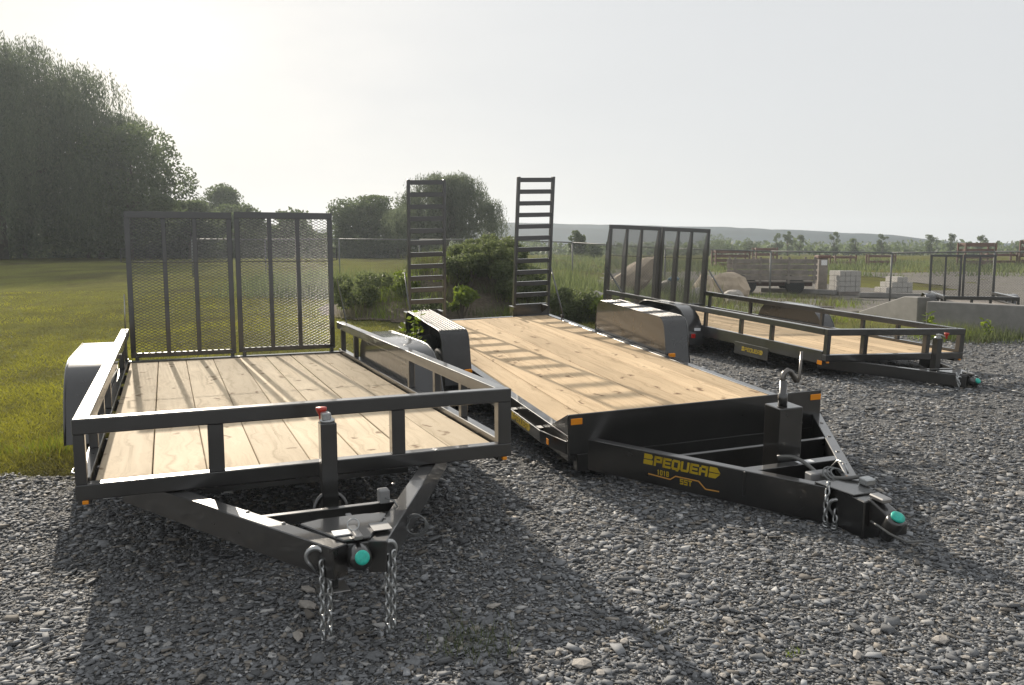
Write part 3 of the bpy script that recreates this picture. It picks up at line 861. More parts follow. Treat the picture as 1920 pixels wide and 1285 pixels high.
# tongue
XA = .10
tongue_beam(t2, O2, (-.825, .03), (.022, -1.26), .058, .205, -.030)
tongue_beam(t2, O2, (.965, .03), (.195, -1.26), .062, .205, -.030)
MB(O2).box(-.49, .63, -.508, -.475, -.20, -.036).build('tongue_crossmember', M['paint'], t2, bevel=.003)
MB(O2).box(-.26, .43, -.90, -.83, -.18, -.034).build('tongue_crossmember', M['paint'], t2, bevel=.003)
ap = MB(O2).prism([(-.025, -1.20), (.245, -1.20), (.17, -1.44), (.03, -1.44)], 2, -.029, -.020).build('coupler_plate', M['paint'], t2, bevel=.003)
MB(O2).box(.03, .17, -1.52, -1.22, -.235, -.030).build('coupler_channel', M['paint'], t2, bevel=.006)
cq = MB(O2).prism([(-1.40, -.06), (-1.52, -.02), (-1.62, -.05), (-1.70, -.09), (-1.70, -.15), (-1.55, -.17), (-1.40, -.17)], 0, XA-.04, XA+.04).build('coupler', M['paint'], t2, bevel=.008, seg=2)
MB(O2).lathe([(.040, -.08), (.045, -.03), (.045, .03), (.038, .045), (.004, .05)], (XA-.02, -1.665, -.105), (0, -.45, .89), 20).build('ball_socket', M['paint'], cq, smooth=True)
MB(O2).lathe([(.033, 0), (.035, .006), (.033, .012), (.022, .016), (.003, .018)], (XA-.02, -1.69, -.058), (0, -.5, .86), 22).build('socket_cap', M['green'], cq, smooth=True)
MB(O2).tube([(XA-.06, -1.56, -.12), (XA-.075, -1.62, -.115), (XA-.07, -1.70, -.13), (XA-.03, -1.77, -.15), (XA+.06, -1.79, -.15)], .006, 8).build('latch_wire', M['cable'], cq, smooth=True)
MB(O2).box(XA-.03, XA+.03, -1.60, -1.50, -.02, .005).build('latch_lever', M['steel'], cq, bevel=.006)
# dropleg jack with crank pipe
JX, JY = .105, -.74
j2 = MB(O2).box(JX-.08, JX+.08, JY-.075, JY+.075, -.10, .285).build('jack', M['paint'], t2, bevel=.006, seg=2)
MB(O2).box(JX-.045, JX+.045, JY-.045, JY+.045, -.22, -.10).build('jack_drop_leg', M['steel'], j2, bevel=.003)
MB(O2).lathe([(.028, 0), (.028, .07), (.021, .075), (.021, .15), (.004, .151)], (JX-.01, JY, .285), (0,0,1), 14).build('crank_socket', M['paint'], j2, smooth=True)
cr = [Vector((JX+a_, JY - b_, c_)) for a_, b_, c_ in ((-.012, 0, .40), (-.016, 0, .445), (-.008, 0, .478), (.014, 0, .494), (.038, .0, .482), (.058, .0, .455), (.078, .0, .424), (.090, .002, .420), (.098, .004, .445), (.103, .006, .60))]
MB(O2).tube(cr, [.016]*(len(cr)-3) + [.010, .008, .008], 10).build('crank_handle', M['darksteel'], j2, smooth=True)
MB(O2).tube([(JX-.03, JY-.0755, -.06), (JX-.03, JY-.12, -.05)], .012, 8).build('release_pin', M['steel'], j2, smooth=True)
for y_ in (-.22, -.5, -.78, -.98):
    u_ = (.03 - y_) / 1.29
    MB(O2).lathe([(.011, 0), (.011, .006), (.003, .008)], (.965 - .77*u_, y_, -.031), (0, 0, 1), 8).build('beam_bolt', M['steel'], t2)
for x_, y_ in ((.275, -.45), (.345, -.29), (.17, -.80), (-.25, -.70), (-.38, -.47)):
    MB(O1).lathe([(.009, 0), (.009, .006), (.003, .008)], (x_, y_, -.062), (0, 0, 1), 8).build('beam_bolt', M['steel'], t1)
# brake cable, coil, breakaway box, chain
cab = [Vector((JX-.09, JY-.08, .0)), Vector((JX-.02, JY-.14, .015)), Vector((JX+.0, JY-.25, -.01)), Vector((JX-.02, JY-.36, -.03)), Vector((JX-.0, JY-.44, -.022)), Vector((JX+.05, JY-.50, -.012)), Vector((JX+.11, JY-.52, -.004))]
sm = []
for i in range(len(cab)-1):
    for k in range(4): sm.append(cab[i].lerp(cab[i+1], k/4))
sm.append(cab[-1])
for _ in range(3):
    sm = [sm[0]] + [(sm[i-1] + sm[i]*2 + sm[i+1]) / 4 for i in range(1, len(sm)-1)] + [sm[-1]]
MB(O2).tube(sm, .011, 8).build('wiring_harness', M['cable'], t2, smooth=True)
cp = []
for k in range(3):
    cp += arc((.13 + .01*k, -1.16 - .008*k, -.012 + .004*k), .055 - .008*k, 0, 2*math.pi, (1, 0, 0), (0, .85, .5), 16)
MB(O2).tube(cp, .005, 6).build('breakaway_cable', M['galv'], t2, smooth=True)
MB(O2).box(.02, .16, -1.12, -1.06, -.10, -.012).build('breakaway_box', M['greybox'], t2, bevel=.006)
MB(O2).tube([(.23, -1.02, -.03), (.235, -1.07, .03), (.24, -1.12, .03), (.235, -1.16, -.02)], .006, 6).build('cable_loop', M['zinc'], t2, smooth=True)
MB(O2).prism([(.165, -1.215), (.215, -1.215), (.19, -1.165)], 2, -.0195, -.0185).build('warning_triangle', M['gold'], t2)
MB(O2).box(.17, .235, -1.37, -1.31, -.0195, .02).build('cable_clamp', M['zinc'], t2, bevel=.008, seg=2)
MB(O2).box(XA+.02, XA+.13, -.885, -.845, -.0335, -.0325).build('label_sticker', M['white'], t2)
c0 = (-.02, -1.275)
chain(t2, O2, [(c0[0]+.01, c0[1]-.02, -.012), (c0[0]-.012, c0[1]-.035, -.10), (c0[0]-.014, c0[1]-.04, -.222), (c0[0]-.03, c0[1]-.07, -.226)], lk=.05, wd=.034, r=.0062)
chain(t2, O2, [(c0[0]+.05, c0[1]-.04, -.16), (c0[0]+.04, c0[1]-.05, -.222), (c0[0]-.01, c0[1]-.10, -.226)], lk=.05, wd=.034, r=.0062)
hook(t2, O2, (c0[0]+.055, c0[1]-.04, -.13), .08, u=(.75, -.65, 0), v=(0, 0, 1), r=.012)
# lettering on the near tongue beam
da = Vector((-.85, -.01, 0)); db = Vector((-.004, -1.30, 0)); dd = (db - da).normalized()
nn = Vector((dd.y, -dd.x, 0))
if nn.x > 0: nn = -nn
pt = Vector((-.825, .03, 0)) + nn * .0295 + dd * .435
decal(t2, O2, (pt.x, pt.y, -.112), dd, (0, 0, 1), nn, .50)
# weld seam shape on the beam end
MB(O2).beam((-.09, -1.150, -.215), (.0, -1.262, -.06), .004, .012).build('gusset_seam', M['paint'], t2)

# ---- third trailer: utility trailer behind, to the right
D3 = 0.30; O3 = (0, 0, D3)
T3m = pose((4.5834, 9.7855, 0.3126), 0.3642, 0.0394, 0.0297, D3, 1.0751)
fp3 = [(2.42,-.30),(2.46,-.15),(2.52,-.02),(2.60,.09),(2.71,.17),(2.84,.215),(2.98,.226),(3.62,.226),(3.76,.212),(3.88,.16),(3.97,.08),(4.03,-.04),(4.07,-.20),(4.09,-.30)]
t3 = utility_trailer('utility_trailer', T3m, O3, 2.119, .232, -.140, -.066, 5.49,
    [(-1.058,-1.008),(-.523,-.464),(.439,.50),(.985,1.058)], [1.02, 1.65, 2.47, 4.2, 5.40], 8, M['wood2'], None, None, fp3, 1.30, (.30, -.136), [2.90, 3.62], None)
tag(t3, 'black utility trailer with low rails and tapered double mesh gate, standing behind the flatbed', 'trailer', 'black trailers for sale on the gravel')
ramp_gate(t3, O3, -1.04, -.018, 5.51, -.04, 1.365, [-.69, -.40], depth=.13, taper=.93, rod=.83, latch=-1, a=.055, c=.026, w=.005)
ramp_gate(t3, O3, .008, 1.01, 5.51, -.04, 1.365, [.35, .63], depth=.13, taper=.93, rod=.83, latch=0, a=.055, c=.026, w=.005)
MB(O3).beam((1.045, 5.53, .62), (1.02, 5.0, .235), .012, .03, up=(1,0,0)).build('gate_strut', M['paint'], t3, bevel=.002)
MB(O3).beam((-1.065, 5.53, .62), (-1.02, 5.0, .235), .012, .03, up=(1,0,0)).build('gate_strut', M['paint'], t3, bevel=.002)
tongue_beam(t3, O3, (-.82, .38), (-.05, -1.02), .075, .13, -.145)
tongue_beam(t3, O3, (.82, .38), (.05, -1.02), .075, .13, -.145)
MB(O3).box(-.32, .32, -.56, -.52, -.20, -.15).build('tongue_crossmember', M['paint'], t3, bevel=.003)
jack_crank_small(t3, O3, .05, -.50, .19, (.55, -.25))
coupler(t3, O3, 0.0, -1.04, -.146, cap_dir=(0, -.8, .6))
for s in (-1, 1):
    hook(t3, O3, (s*.10 - .02, -.98, -.19), .06, u=(.9, -.4, 0), r=.009)
    chain(t3, O3, [(s*.11-.02, -.95, -.135), (s*.125-.02, -.985, -.19), (s*.12-.02, -1.0, -.26), (s*.09-.02, -.98, -.20), (s*.07-.02, -.95, -.145)])
MB(O3).box(-1.062, -1.056, 1.02, 1.72, -.30, -.142).build('side_skirt', M['paint'], t3, bevel=.002)
decal(t3, O3, (-1.0635, 1.56, -.245), (0, -1, 0), (0, 0, 1), (-1, 0, 0), .44, lower=False)
MB(O3).box(-1.0635, -1.058, .06, .14, -.19, -.142).build('side_marker_lamp', M['amber'], t3, bevel=.002)
MB(O3).box(-1.22, -1.12, 2.448, 2.452, -.10, -.06).build('tyre_sticker', M['white'], t3)
MB(O3).box(-1.27, -1.21, 2.425, 2.45, -.20, -.14).build('side_marker_lamp', M['redlens'], t3, bevel=.004)
# wood block below the coupler
wb = MB().box(-.13, .13, -.05, .05, 0, .07).build('wood_block', M['oldwood'], None, bevel=.006)
wb.location = (5.35, 9.62, float(gz(5.35, 9.62)) - .02); wb.rotation_euler = (0, 0, .9)
tag(wb, 'small weathered wood block lying under the tongue of the farther utility trailer', 'wood block')

# ------------------------------------------------------------------ gravel and stones
CUBE = np.array([(-1,-1,-1),(1,-1,-1),(1,1,-1),(-1,1,-1),(-1,-1,1),(1,-1,1),(1,1,1),(-1,1,1)], float)
CF = np.array([(0,3,2,1),(4,5,6,7),(0,1,5,4),(1,2,6,5),(2,3,7,6),(3,0,4,7)])
CT = np.concatenate([CF[:, [0, 1, 2]], CF[:, [0, 2, 3]]])

def stone_field(name, X, Y, size, mat, sink=0.25):
    n = len(X)
    v = CUBE[None] * np.ones((n, 1, 1))
    q = 1 + RNG.uniform(-.75, .35, (n, 4, 2))                      # irregular outline shared by top and bottom
    v[..., :2] *= np.concatenate([q, q * RNG.uniform(.72, 1.05, (n, 4, 1))], 1)
    v[..., 2] *= 1 + RNG.uniform(-.5, .5, (n, 8))
    sc = np.stack([size * RNG.uniform(.8, 1.7, n), size * RNG.uniform(.55, 1.1, n), size * RNG.uniform(.08, .30, n)], 1) / 2
    v = v * sc[:, None, :]
    tx = RNG.normal(0, .30, n); a = RNG.uniform(0, 2*np.pi, n)
    c, s = np.cos(tx)[:, None], np.sin(tx)[:, None]
    y_, z_ = v[..., 1] * c - v[..., 2] * s, v[..., 1] * s + v[..., 2] * c
    c, s = np.cos(a)[:, None], np.sin(a)[:, None]
    x2, y2 = v[..., 0] * c - y_ * s, v[..., 0] * s + y_ * c
    Z = gz(X, Y) - 0.012 + sc[:, 2] * (1 - 2*sink) + RNG.uniform(0, .35, n) * sc[:, 0] + RNG.uniform(0, .004, n)
    P = np.stack([x2 + X[:, None], y2 + Y[:, None], z_ + Z[:, None]], -1).reshape(-1, 3)
    F = (CT[None] + (np.arange(n) * 8)[:, None, None]).reshape(-1, 3)
    # grey slate, some tan, a few pale
    k = RNG.random(n)
    val = np.exp(RNG.normal(np.log(.155), .30, n)).clip(.07, .5)
    col_ = np.stack([val * .97, val, val * 1.04], 1)
    tan = k > .86
    col_[tan] = np.stack([val * 1.15, val * 1.05, val * .92], 1)[tan]
    pale = k < .06
    col_[pale] = np.stack([np.full(n, .39), np.full(n, .385), np.full(n, .375)], 1)[pale] * RNG.uniform(.75, 1.1, (pale.sum(), 1))
    return np_mesh(name, P, F, mat, np.repeat(col_, 8, 0))

def scatter(y0, y1, dens, marg=0.7):
    A = (y1 - y0) * ((0.66 * y1 + marg) * 2)
    n = int(A * dens)
    x = RNG.uniform(-1, 1, n) * (0.66 * y1 + marg); y = RNG.uniform(y0, y1, n)
    k = (np.abs(x) < 0.66 * y + marg) & gravel_edge(x, y)
    return x[k], y[k]

PX, PY, PS = [], [], []
for y0, y1, dens, s0 in ((2.5, 3.3, 8200, .0112), (3.3, 4.3, 6600, .0115), (4.3, 5.6, 3600, .0135), (5.6, 7.5, 1700, .0165), (7.5, 10.5, 700, .021), (10.5, 17.0, 230, .028)):
    x, y = scatter(y0, y1, dens)
    PX.append(x); PY.append(y); PS.append(np.exp(RNG.normal(np.log(s0), .50, len(x))).clip(.005, .048))
g_ = stone_field('gravel_stones', np.concatenate(PX), np.concatenate(PY), np.concatenate(PS), M['gravel'])
tag(g_, 'loose grey crushed gravel covering the sales lot', 'gravel', kind='stuff')

def rock_mesh(name, sx, sy, sz, seed, sub=2, rough=.18, flat=False):
    rr = random.Random(seed)
    bm = bmesh.new(); bmesh.ops.create_icosphere(bm, subdivisions=sub, radius=1)
    ph = [(Vector((rr.gauss(0,1), rr.gauss(0,1), rr.gauss(0,1))).normalized(), rr.uniform(.55, .95)) for _ in range(9)]
    for v in bm.verts:
        for nrm, d in ph:                       # chop with planes: angular facets
            k = v.co.dot(nrm)
            if k > d: v.co -= nrm * (k - d)
        v.co += Vector((rr.gauss(0,1), rr.gauss(0,1), rr.gauss(0,1))) * rough * .12
        v.co.x *= sx; v.co.y *= sy; v.co.z *= sz
    me = bpy.data.meshes.new(name); bm.to_mesh(me); bm.free()
    return me

BIG = [(0.27,3.01,0.088,1.0,'broad flat tan stone lying on the gravel, nearest the frame bottom'),
 (0.91,3.34,0.090,0.45,'pale rectangular stone on the lit gravel in front of the flatbed trailer'),
 (1.71,3.17,0.10,0.62,'pale humped stone on the gravel in the lower right corner'),
 (3.28,5.2,0.085,1.0,'tan upright stone on the gravel at the right edge'),
 (3.04,4.93,0.07,0.64,'whitish stone beside the tan upright stone at the right edge'),
 (0.59,3.13,0.052,0.54,None),(0.94,3.13,0.048,0.58,None),(1.33,3.05,0.071,0.39,None),(0.78,2.92,0.034,1.33,None),(1.49,3.25,0.054,0.69,None),
 (0.33,2.94,0.057,0.6,None),(0.8,3.6,0.042,0.67,None),(0.19,3.13,0.036,0.67,None),
 (-0.87,3.22,0.092,0.52,'pale oblong stone on the shaded gravel below the left safety chain'),
 (-0.94,3.67,0.099,0.43,None),(-0.90,3.50,0.12,0.37,None),(-1.61,3.19,0.053,0.46,None),(-0.08,3.53,0.077,0.47,'grey oval stone on the shaded gravel behind the weed tuft'),
 (0.01,3.13,0.048,0.58,None),(0.08,3.32,0.043,0.7,None),(0.18,3.64,0.042,0.5,None),(-0.05,2.94,0.042,0.55,None),(0.45,3.19,0.053,0.69,None),
 (0.08,3.07,0.032,0.75,None),(1.74,3.03,0.039,0.7,None),(1.03,2.98,0.042,0.55,None),(0.54,3.68,0.038,0.62,None),(1.49,2.94,0.045,0.5,None),(0.16,6.0,0.077,0.4,None),(-0.58,3.35,0.039,0.56,None)]
for i, (x, y, w, asp, lab) in enumerate(BIG):
    me = rock_mesh('stone', w*.55, w*.5*max(.5, min(1.1, asp*1.1)), w*.15, 100+i, 1, .3)
    o = link('stone', me, M['stone'])
    o.location = (x, y, float(gz(x, y)) + w*.09); o.rotation_euler = (random.uniform(-.12,.12), random.uniform(-.1,.1), random.uniform(0, 3))
    tag(o, lab or 'loose palm-sized pale stone lying among the gravel', 'stone', 'larger stones on the gravel')

# ------------------------------------------------------------------ vegetation helpers
def leaf_quads(P, L, Wd, D=None, droop=0.0):
    """one rhombus leaf at each point; D = long-axis directions (random if None)"""
    n = len(P)
    if D is None:
        D = RNG.normal(0, 1, (n, 3)); D[:, 2] -= droop
    D = D / np.linalg.norm(D, axis=1, keepdims=True)
    T_ = RNG.normal(0, 1, (n, 3)); S = np.cross(D, T_); S /= np.linalg.norm(S, axis=1, keepdims=True) + 1e-9
    L = np.broadcast_to(L, n)[:, None]; Wd = np.broadcast_to(Wd, n)[:, None]
    V = np.stack([P - D*L/2, P + S*Wd/2, P + D*L/2, P - S*Wd/2], 1).reshape(-1, 3)
    F = np.arange(4*n).reshape(-1, 4)
    return V, F

def foliage(name, P, L, Wd, mat, parent, D=None, droop=0.0, tint=None):
    V, F = leaf_quads(np.asarray(P), L, Wd, D, droop)
    n = len(F)
    t = RNG.beta(2, 2, n) if tint is None else tint
    return np_mesh(name, V, F, mat, np.repeat(np.stack([t, t, t], 1), 4, 0), parent)

def crown_points(n, blobs):
    """points near the surfaces of many sub-blobs: (cx,cy,cz,rx,ry,rz)"""
    B = np.array(blobs, float); w = B[:, 3] * B[:, 5]; w /= w.sum()
    k = RNG.choice(len(B), n, p=w)
    d = RNG.normal(0, 1, (n, 3)); d /= np.linalg.norm(d, axis=1, keepdims=True)
    r_ = RNG.uniform(.35, 1.0, n) ** .6
    return B[k, :3] + d * r_[:, None] * B[k, 3:6], k

def trunk(parent, h, r, limbs, name='trunk', spread=1.5, top=.6):
    m = MB()
    lean = random.uniform(-.1, .1)
    m.tube([(0, 0, -.2), (lean*h*.2, 0, h*.3), (lean*h*.5, .05*h, h*.6), (lean*h*.6, .02*h, h*.92)], [r*1.25, r, r*.7, r*.15], 9)
    for k in range(limbs):
        a = 2*math.pi*k/limbs + random.uniform(-.4, .4); z0 = h*random.uniform(.25, top)
        e = spread*random.uniform(.6, 1.05)
        m.tube([(lean*z0*.5, 0, z0), (math.cos(a)*e*.45, math.sin(a)*e*.45, z0+h*.14), (math.cos(a)*e, math.sin(a)*e, z0+h*random.uniform(.2, .34))], [r*.5, r*.33, r*.08], 6)
    return m.build(name, M['bark'], parent, smooth=True)

def broad_tree(name, x, y, h, rx, label, n=14000, leaf=.22, base=.25, mat='leaf', group='trees beyond the lot', nb=34, flat=1.0):
    t = empty(name, Matrix.Translation((x, y, float(gz(x, y)) - .05)))
    tag(t, label, 'tree', group)
    trunk(t, h*.8, max(.08, h*.022), 6, spread=rx*.7)
    blobs = []
    for k in range(nb):
        a = random.uniform(0, 6.283); u = random.random() ** .5; w = random.uniform(-1, 1)
        zc = h*(base + (1-base)*(.5 + .42*w)); rr = rx*math.sqrt(max(.05, 1-w*w*.85))*u*.78
        s_ = rx*random.uniform(.22, .40)
        blobs.append((math.cos(a)*rr, math.sin(a)*rr*.9, zc, s_, s_, s_*.78*flat))
    P, k = crown_points(n, blobs)
    P = P[P[:, 2] > h*base*.5]
    P[:, 2] = np.minimum(P[:, 2], h*RNG.normal(1, .01, len(P)))
    sh = RNG.random(len(blobs))
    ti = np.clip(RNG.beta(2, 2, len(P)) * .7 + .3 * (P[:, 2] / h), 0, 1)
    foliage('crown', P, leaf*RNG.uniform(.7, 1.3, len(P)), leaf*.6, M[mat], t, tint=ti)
    return t

def willow(name, x, y, h, rx, label, strands=1500, leaf=.26, core=9000, low=.06, nb=44, rag=.13, group='trees beyond the lot'):
    """weeping willow: arching boughs carrying long hanging strands of narrow leaves"""
    t = empty(name, Matrix.Translation((x, y, float(gz(x, y)) - .05)))
    tag(t, label, 'tree', group)
    trunk(t, h*.7, h*.028, 9, spread=rx*.62, top=.55)
    # bough tips as billowing mounds on the dome
    ii = np.arange(nb); th = ii*2.39996 + RNG.normal(0, .25, nb); u = np.clip(np.sqrt((ii + .5)/nb) + RNG.normal(0, .04, nb), .05, 1)   # even spread of boughs
    bz = h*(.36 + .57*np.sqrt(np.clip(1 - (u*.97)**2, 0, 1)) - rag*RNG.random(nb)); br = rx*u*.92
    bx, by = np.cos(th)*br, np.sin(th)*br
    bs = rx*RNG.uniform(.12, .26, nb)
    k = RNG.integers(0, nb, strands)
    d = RNG.normal(0, 1, (strands, 3)); d /= np.linalg.norm(d, axis=1, keepdims=True)
    d[:, 2] = np.abs(d[:, 2])
    S = np.stack([bx[k], by[k], bz[k]], 1) + d * (bs[k] * RNG.uniform(.35, 1.12, strands))[:, None] * np.array([1, 1, .6])
    Ls = RNG.uniform(.25, .98, strands) * (S[:, 2] - h*low)
    Ls = np.minimum(Ls, h*np.where(RNG.random(strands) < .5, RNG.uniform(.1, .25, strands), RNG.uniform(.25, .8, strands)))
    per = np.maximum(6, (Ls / (leaf*.62)).astype(int))
    idx = np.repeat(np.arange(strands), per)
    pos = np.concatenate([np.arange(p) for p in per]) / per[idx]
    out = S[:, :2] / (np.linalg.norm(S[:, :2], axis=1, keepdims=True) + .01)
    sway = out[idx] * (np.sin(np.clip(pos, 0, .35)/.35*np.pi/2) * (.01 + .055*RNG.random(strands)**2)[idx] * h)[:, None]
    P = np.stack([S[idx, 0] + sway[:, 0], S[idx, 1] + sway[:, 1], S[idx, 2] - pos*Ls[idx]], 1) + RNG.normal(0, leaf*.30, (len(idx), 3))
    D = RNG.normal(0, .38, (len(idx), 3)); D[:, 2] -= 1
    ti = np.clip(RNG.beta(2, 2, strands)[idx]*.6 + RNG.random(len(idx))*.4, 0, 1)
    foliage('crown', P, leaf*RNG.uniform(.8, 1.4, len(idx)), leaf*.24, M['willow'], t, D=D, tint=ti)
    # inner leaves between the boughs
    kk = RNG.integers(0, nb, core)
    f_ = RNG.uniform(.25, 1, core)
    C = np.stack([bx[kk]*f_, by[kk]*f_, h*.12 + (bz[kk]-h*.12)*f_], 1) + RNG.uniform(-1, 1, (core, 3)) * rx*.13
    C = C[(C[:, 2] > h*.06) & (C[:, 2] < h*(.36 + .50*np.sqrt(np.clip(1 - (np.hypot(C[:, 0], C[:, 1])/(rx*.93))**2, 0, 1))))]
    foliage('inner_foliage', C, leaf*1.5, leaf*.5, M['willow'], t, droop=1.0)
    return t

def shrub(name, x, y, h, rx, label, n=3000, leaf=.07, mat='shrub', group=None, z=None, cat='shrub', nb=10, stems=7):
    t = empty(name, Matrix.Translation((x, y, (float(gz(x, y)) if z is None else z) - .03)))
    tag(t, label, cat, group)
    m = MB()
    blobs = []
    for k in range(nb):
        a = random.uniform(0, 6.283); u = random.random() ** .5; zc = h*random.uniform(.25, .86)
        s_ = rx*random.uniform(.25, .45)
        blobs.append((math.cos(a)*rx*u*.75, math.sin(a)*rx*u*.75, zc, s_, s_, s_*.8))
    for k in range(stems):
        b = blobs[k % nb]
        m.tube([(b[0]*.15, b[1]*.15, 0), (b[0]*.6, b[1]*.6, b[2]*.6), b[:3]], [.012*h+.006, .009*h+.004, .003], 5)
    m.build('stem', M['bark'], t)
    P, k = crown_points(n, blobs)
    P[:, 2] = np.abs(P[:, 2])
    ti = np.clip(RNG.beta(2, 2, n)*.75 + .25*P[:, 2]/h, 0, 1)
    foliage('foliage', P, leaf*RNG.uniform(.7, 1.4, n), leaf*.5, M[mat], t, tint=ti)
    return t

def blades(name, X, Y, H, mat, width=.006, lean=.35, z=None, parent=None, tint=None):
    n = len(X)
    Z = (gz(X, Y) if z is None else z) - .02
    a = RNG.uniform(0, 2*np.pi, n)
    dx, dy = np.cos(a)*width/2, np.sin(a)*width/2
    lx, ly = RNG.normal(0, lean, n)*H, RNG.normal(0, lean, n)*H
    P = np.stack([np.stack([X-dx, Y-dy, Z], 1), np.stack([X+dx, Y+dy, Z], 1),
                  np.stack([X+lx, Y+ly, Z+H], 1)], 1).reshape(-1, 3)
    t = RNG.beta(2, 2, n) if tint is None else tint
    return np_mesh(name, P, np.arange(3*n).reshape(-1, 3), mat, np.repeat(np.stack([t]*3, 1), 3, 0), parent)

# ------------------------------------------------------------------ lawn
def lawn_points(n, y0, y1, xl, xr):
    u = RNG.random(n)
    y = 1 / (1/y0 + u * (1/y1 - 1/y0))            # denser towards the near edge
    x = RNG.uniform(-1, 1, n) * (0.66*y + .8)
    k = (~gravel_edge(x, y + .55*RNG.random(n)**3)) & (x > xl) & (x < xr + .25*(y - 8))
    return x[k], y[k]
x, y = lawn_points(330000, 5.3, 26, -20, 1.0)
patch = .46 + .34*np.sin(x*1.1 + np.sin(y*.9)*1.7)*np.cos(y*.75 + .5*np.sin(x*.6)) + .20*np.sin(x*3.3 + y*1.1)*np.sin(y*2.7 - x*.8) + .10*np.sin(x*8.1 + y*3.3) + RNG.normal(0, .13, len(x))
dry = np.clip(patch, .02, .98)
H_ = (.018 + .030*RNG.random(len(x))) * (.5 + .8*dry)
H_ *= 1 + .35*np.exp(-((y - 6.3)/.4)**2)
o = blades('lawn_grass', x, y, H_, M['grass'], width=.009*(1 + .06*np.clip(y-6, 0, 20)), lean=.8, tint=dry)
tag(o, 'short mottled green lawn grass beside the gravel lot', 'grass', kind='stuff')
class Bag:
    def __init__(s): s.d = {}
    def put(s, mat, X, Y, H, Z):
        s.d.setdefault(mat, []).append((X, Y, H, Z))
    def tuft(s, x0, y0, n, sp, h, mat, z=None):
        X = x0 + RNG.normal(0, sp, n); Y = y0 + RNG.normal(0, sp, n)
        s.put(mat, X, Y, h*RNG.uniform(.4, 1.1, n), gz(X, Y) if z is None else np.full(n, z))
    def build(s, name, label, width, lean=.33):
        first = None
        for mat, L in s.d.items():
            X, Y, H, Z = (np.concatenate(q) for q in zip(*L))
            o = blades(name, X, Y, H, M[mat], width=width, lean=lean, z=Z, parent=first)
            if first is None: first = o
            o['kind'] = 'stuff'
        tag(first, label, 'weeds', kind='stuff')
def tuft(x0, y0, n, sp, h, mat, label, width=.008, name='grass_tuft', group='grass tufts', z=None, cat='grass tuft'):
    X = x0 + RNG.normal(0, sp, n); Y = y0 + RNG.normal(0, sp, n)
    o = blades(name, X, Y, h*RNG.uniform(.45, 1.1, n), M[mat], width=width, lean=.33, z=None if z is None else np.full(n, z))
    return tag(o, label, cat, group, 'stuff')
bag = Bag()
for x0, y0, h in ((-3.95, 6.3, .10), (-3.72, 6.45, .17), (-3.50, 6.45, .14), (-3.30, 6.62, .11), (-4.25, 6.4, .09)):
    bag.tuft(x0, y0, 60, .12, h, 'bright'); bag.tuft(x0+.1, y0, 110, .16, h*.8, 'grass')
bag.build('tall_grass', 'taller bright grass along the edge of the lawn and gravel', .007)

# ------------------------------------------------------------------ mound behind the trailers
def mound_z(x, y):
    return 1.35*np.exp(-((x+1.0)/1.9)**2 - ((y-20.3)/1.9)**2) + .06*np.sin(x*3+y)*np.exp(-((x+1)/2.4)**2)*np.exp(-((y-20)/2)**2) + .07*np.sin(x*6.1)*np.sin(y*5.3)*np.exp(-((x+1)/2.2)**2 - ((y-20)/2)**2)
xs, ys = np.linspace(-6, 4.5, 64), np.linspace(16, 25, 56)
X, Y = np.meshgrid(xs, ys)
Z = gz(X, Y) + mound_z(X, Y) - .035
nx = len(xs)
i = np.arange((nx-1)*(len(ys)-1)); a = (i//(nx-1))*nx + i % (nx-1)
F = np.c_[a, a+1, a+nx+1, a+nx]
cz = mound_z(X, Y).ravel()
F = F[(cz[F].max(1) > .045)]
o = np_mesh('dirt_mound', np.c_[X.ravel(), Y.ravel(), Z.ravel()], F, M['dirt'])
o.data.polygons.foreach_set('use_smooth', [True]*len(o.data.polygons))
tag(o, kind='structure')
def gm(x, y): return float(gz(x, y) + mound_z(np.float64(x), np.float64(y)))
for x0, y0, h, r, lab, mt, n in (
    (-3.35, 18.6, .75, .75, 'dense green bush on the left shoulder of the dirt mound', 'shrub', 4200),
    (-2.55, 18.9, .55, .5, 'light green low bush high on the left flank of the dirt mound', 'bright', 1400),
    (-1.00, 18.6, 1.0, .62, 'dark green bush covering the front of the dirt mound', 'shrub', 3800),
    (-0.35, 18.9, 1.05, .75, 'tall dark shrub on the right half of the dirt mound', 'shrub', 5200),
    (-0.95, 19.9, .60, .6, 'rounded shrub on the crest of the dirt mound', 'shrub', 3400),
    (0.35, 18.3, .9, .7, 'green shrub on the right foot of the dirt mound behind the ladder ramp', 'shrub', 4200),
    (-0.05, 20.0, .7, .6, 'bushy shrub right of the crest of the dirt mound', 'shrub', 3200),
    (1.35, 17.9, .62, .65, 'low green shrub right of the tall ladder ramp', 'shrub', 3200),
    (1.95, 17.6, .55, .6, 'low yellow-green shrub beside the flatbed fender', 'bright', 2600),
    (2.7, 19.2, .5, .6, 'low shrub between the flat stone and the flatbed fender', 'shrub', 2200),
    (-1.75, 17.3, .40, .5, 'small green bush at the foot of the dirt mound', 'shrub', 1800)):
    shrub('shrub', x0, y0, h, r, lab, n, .075, mt, 'shrubs on and around the dirt mound', z=gm(x0, y0))
shrub('leafy_bush', -1.05, 17.1, .95, .42, 'bright yellow-green leafy bush between the two ladder ramps', 620, .13, 'bright', None, z=gm(-1.05, 17.1), nb=8)
# weed on the mound: pale dry stalks
bag = Bag()
for i in range(150):
    x0 = random.uniform(-3.6, 2.0); y0 = random.uniform(17.3, 20.8)
    if x0 < -1.6 and y0 < 18.8 and random.random() < .7: continue
    bag.tuft(x0, y0, 90, .20, random.uniform(.15, .5), random.choice(['dryweed', 'shrub', 'shrub', 'bright']), z=gm(x0, y0))
bag.build('dry_weeds', 'mixed dry and green weeds growing on the dirt mound', .013)
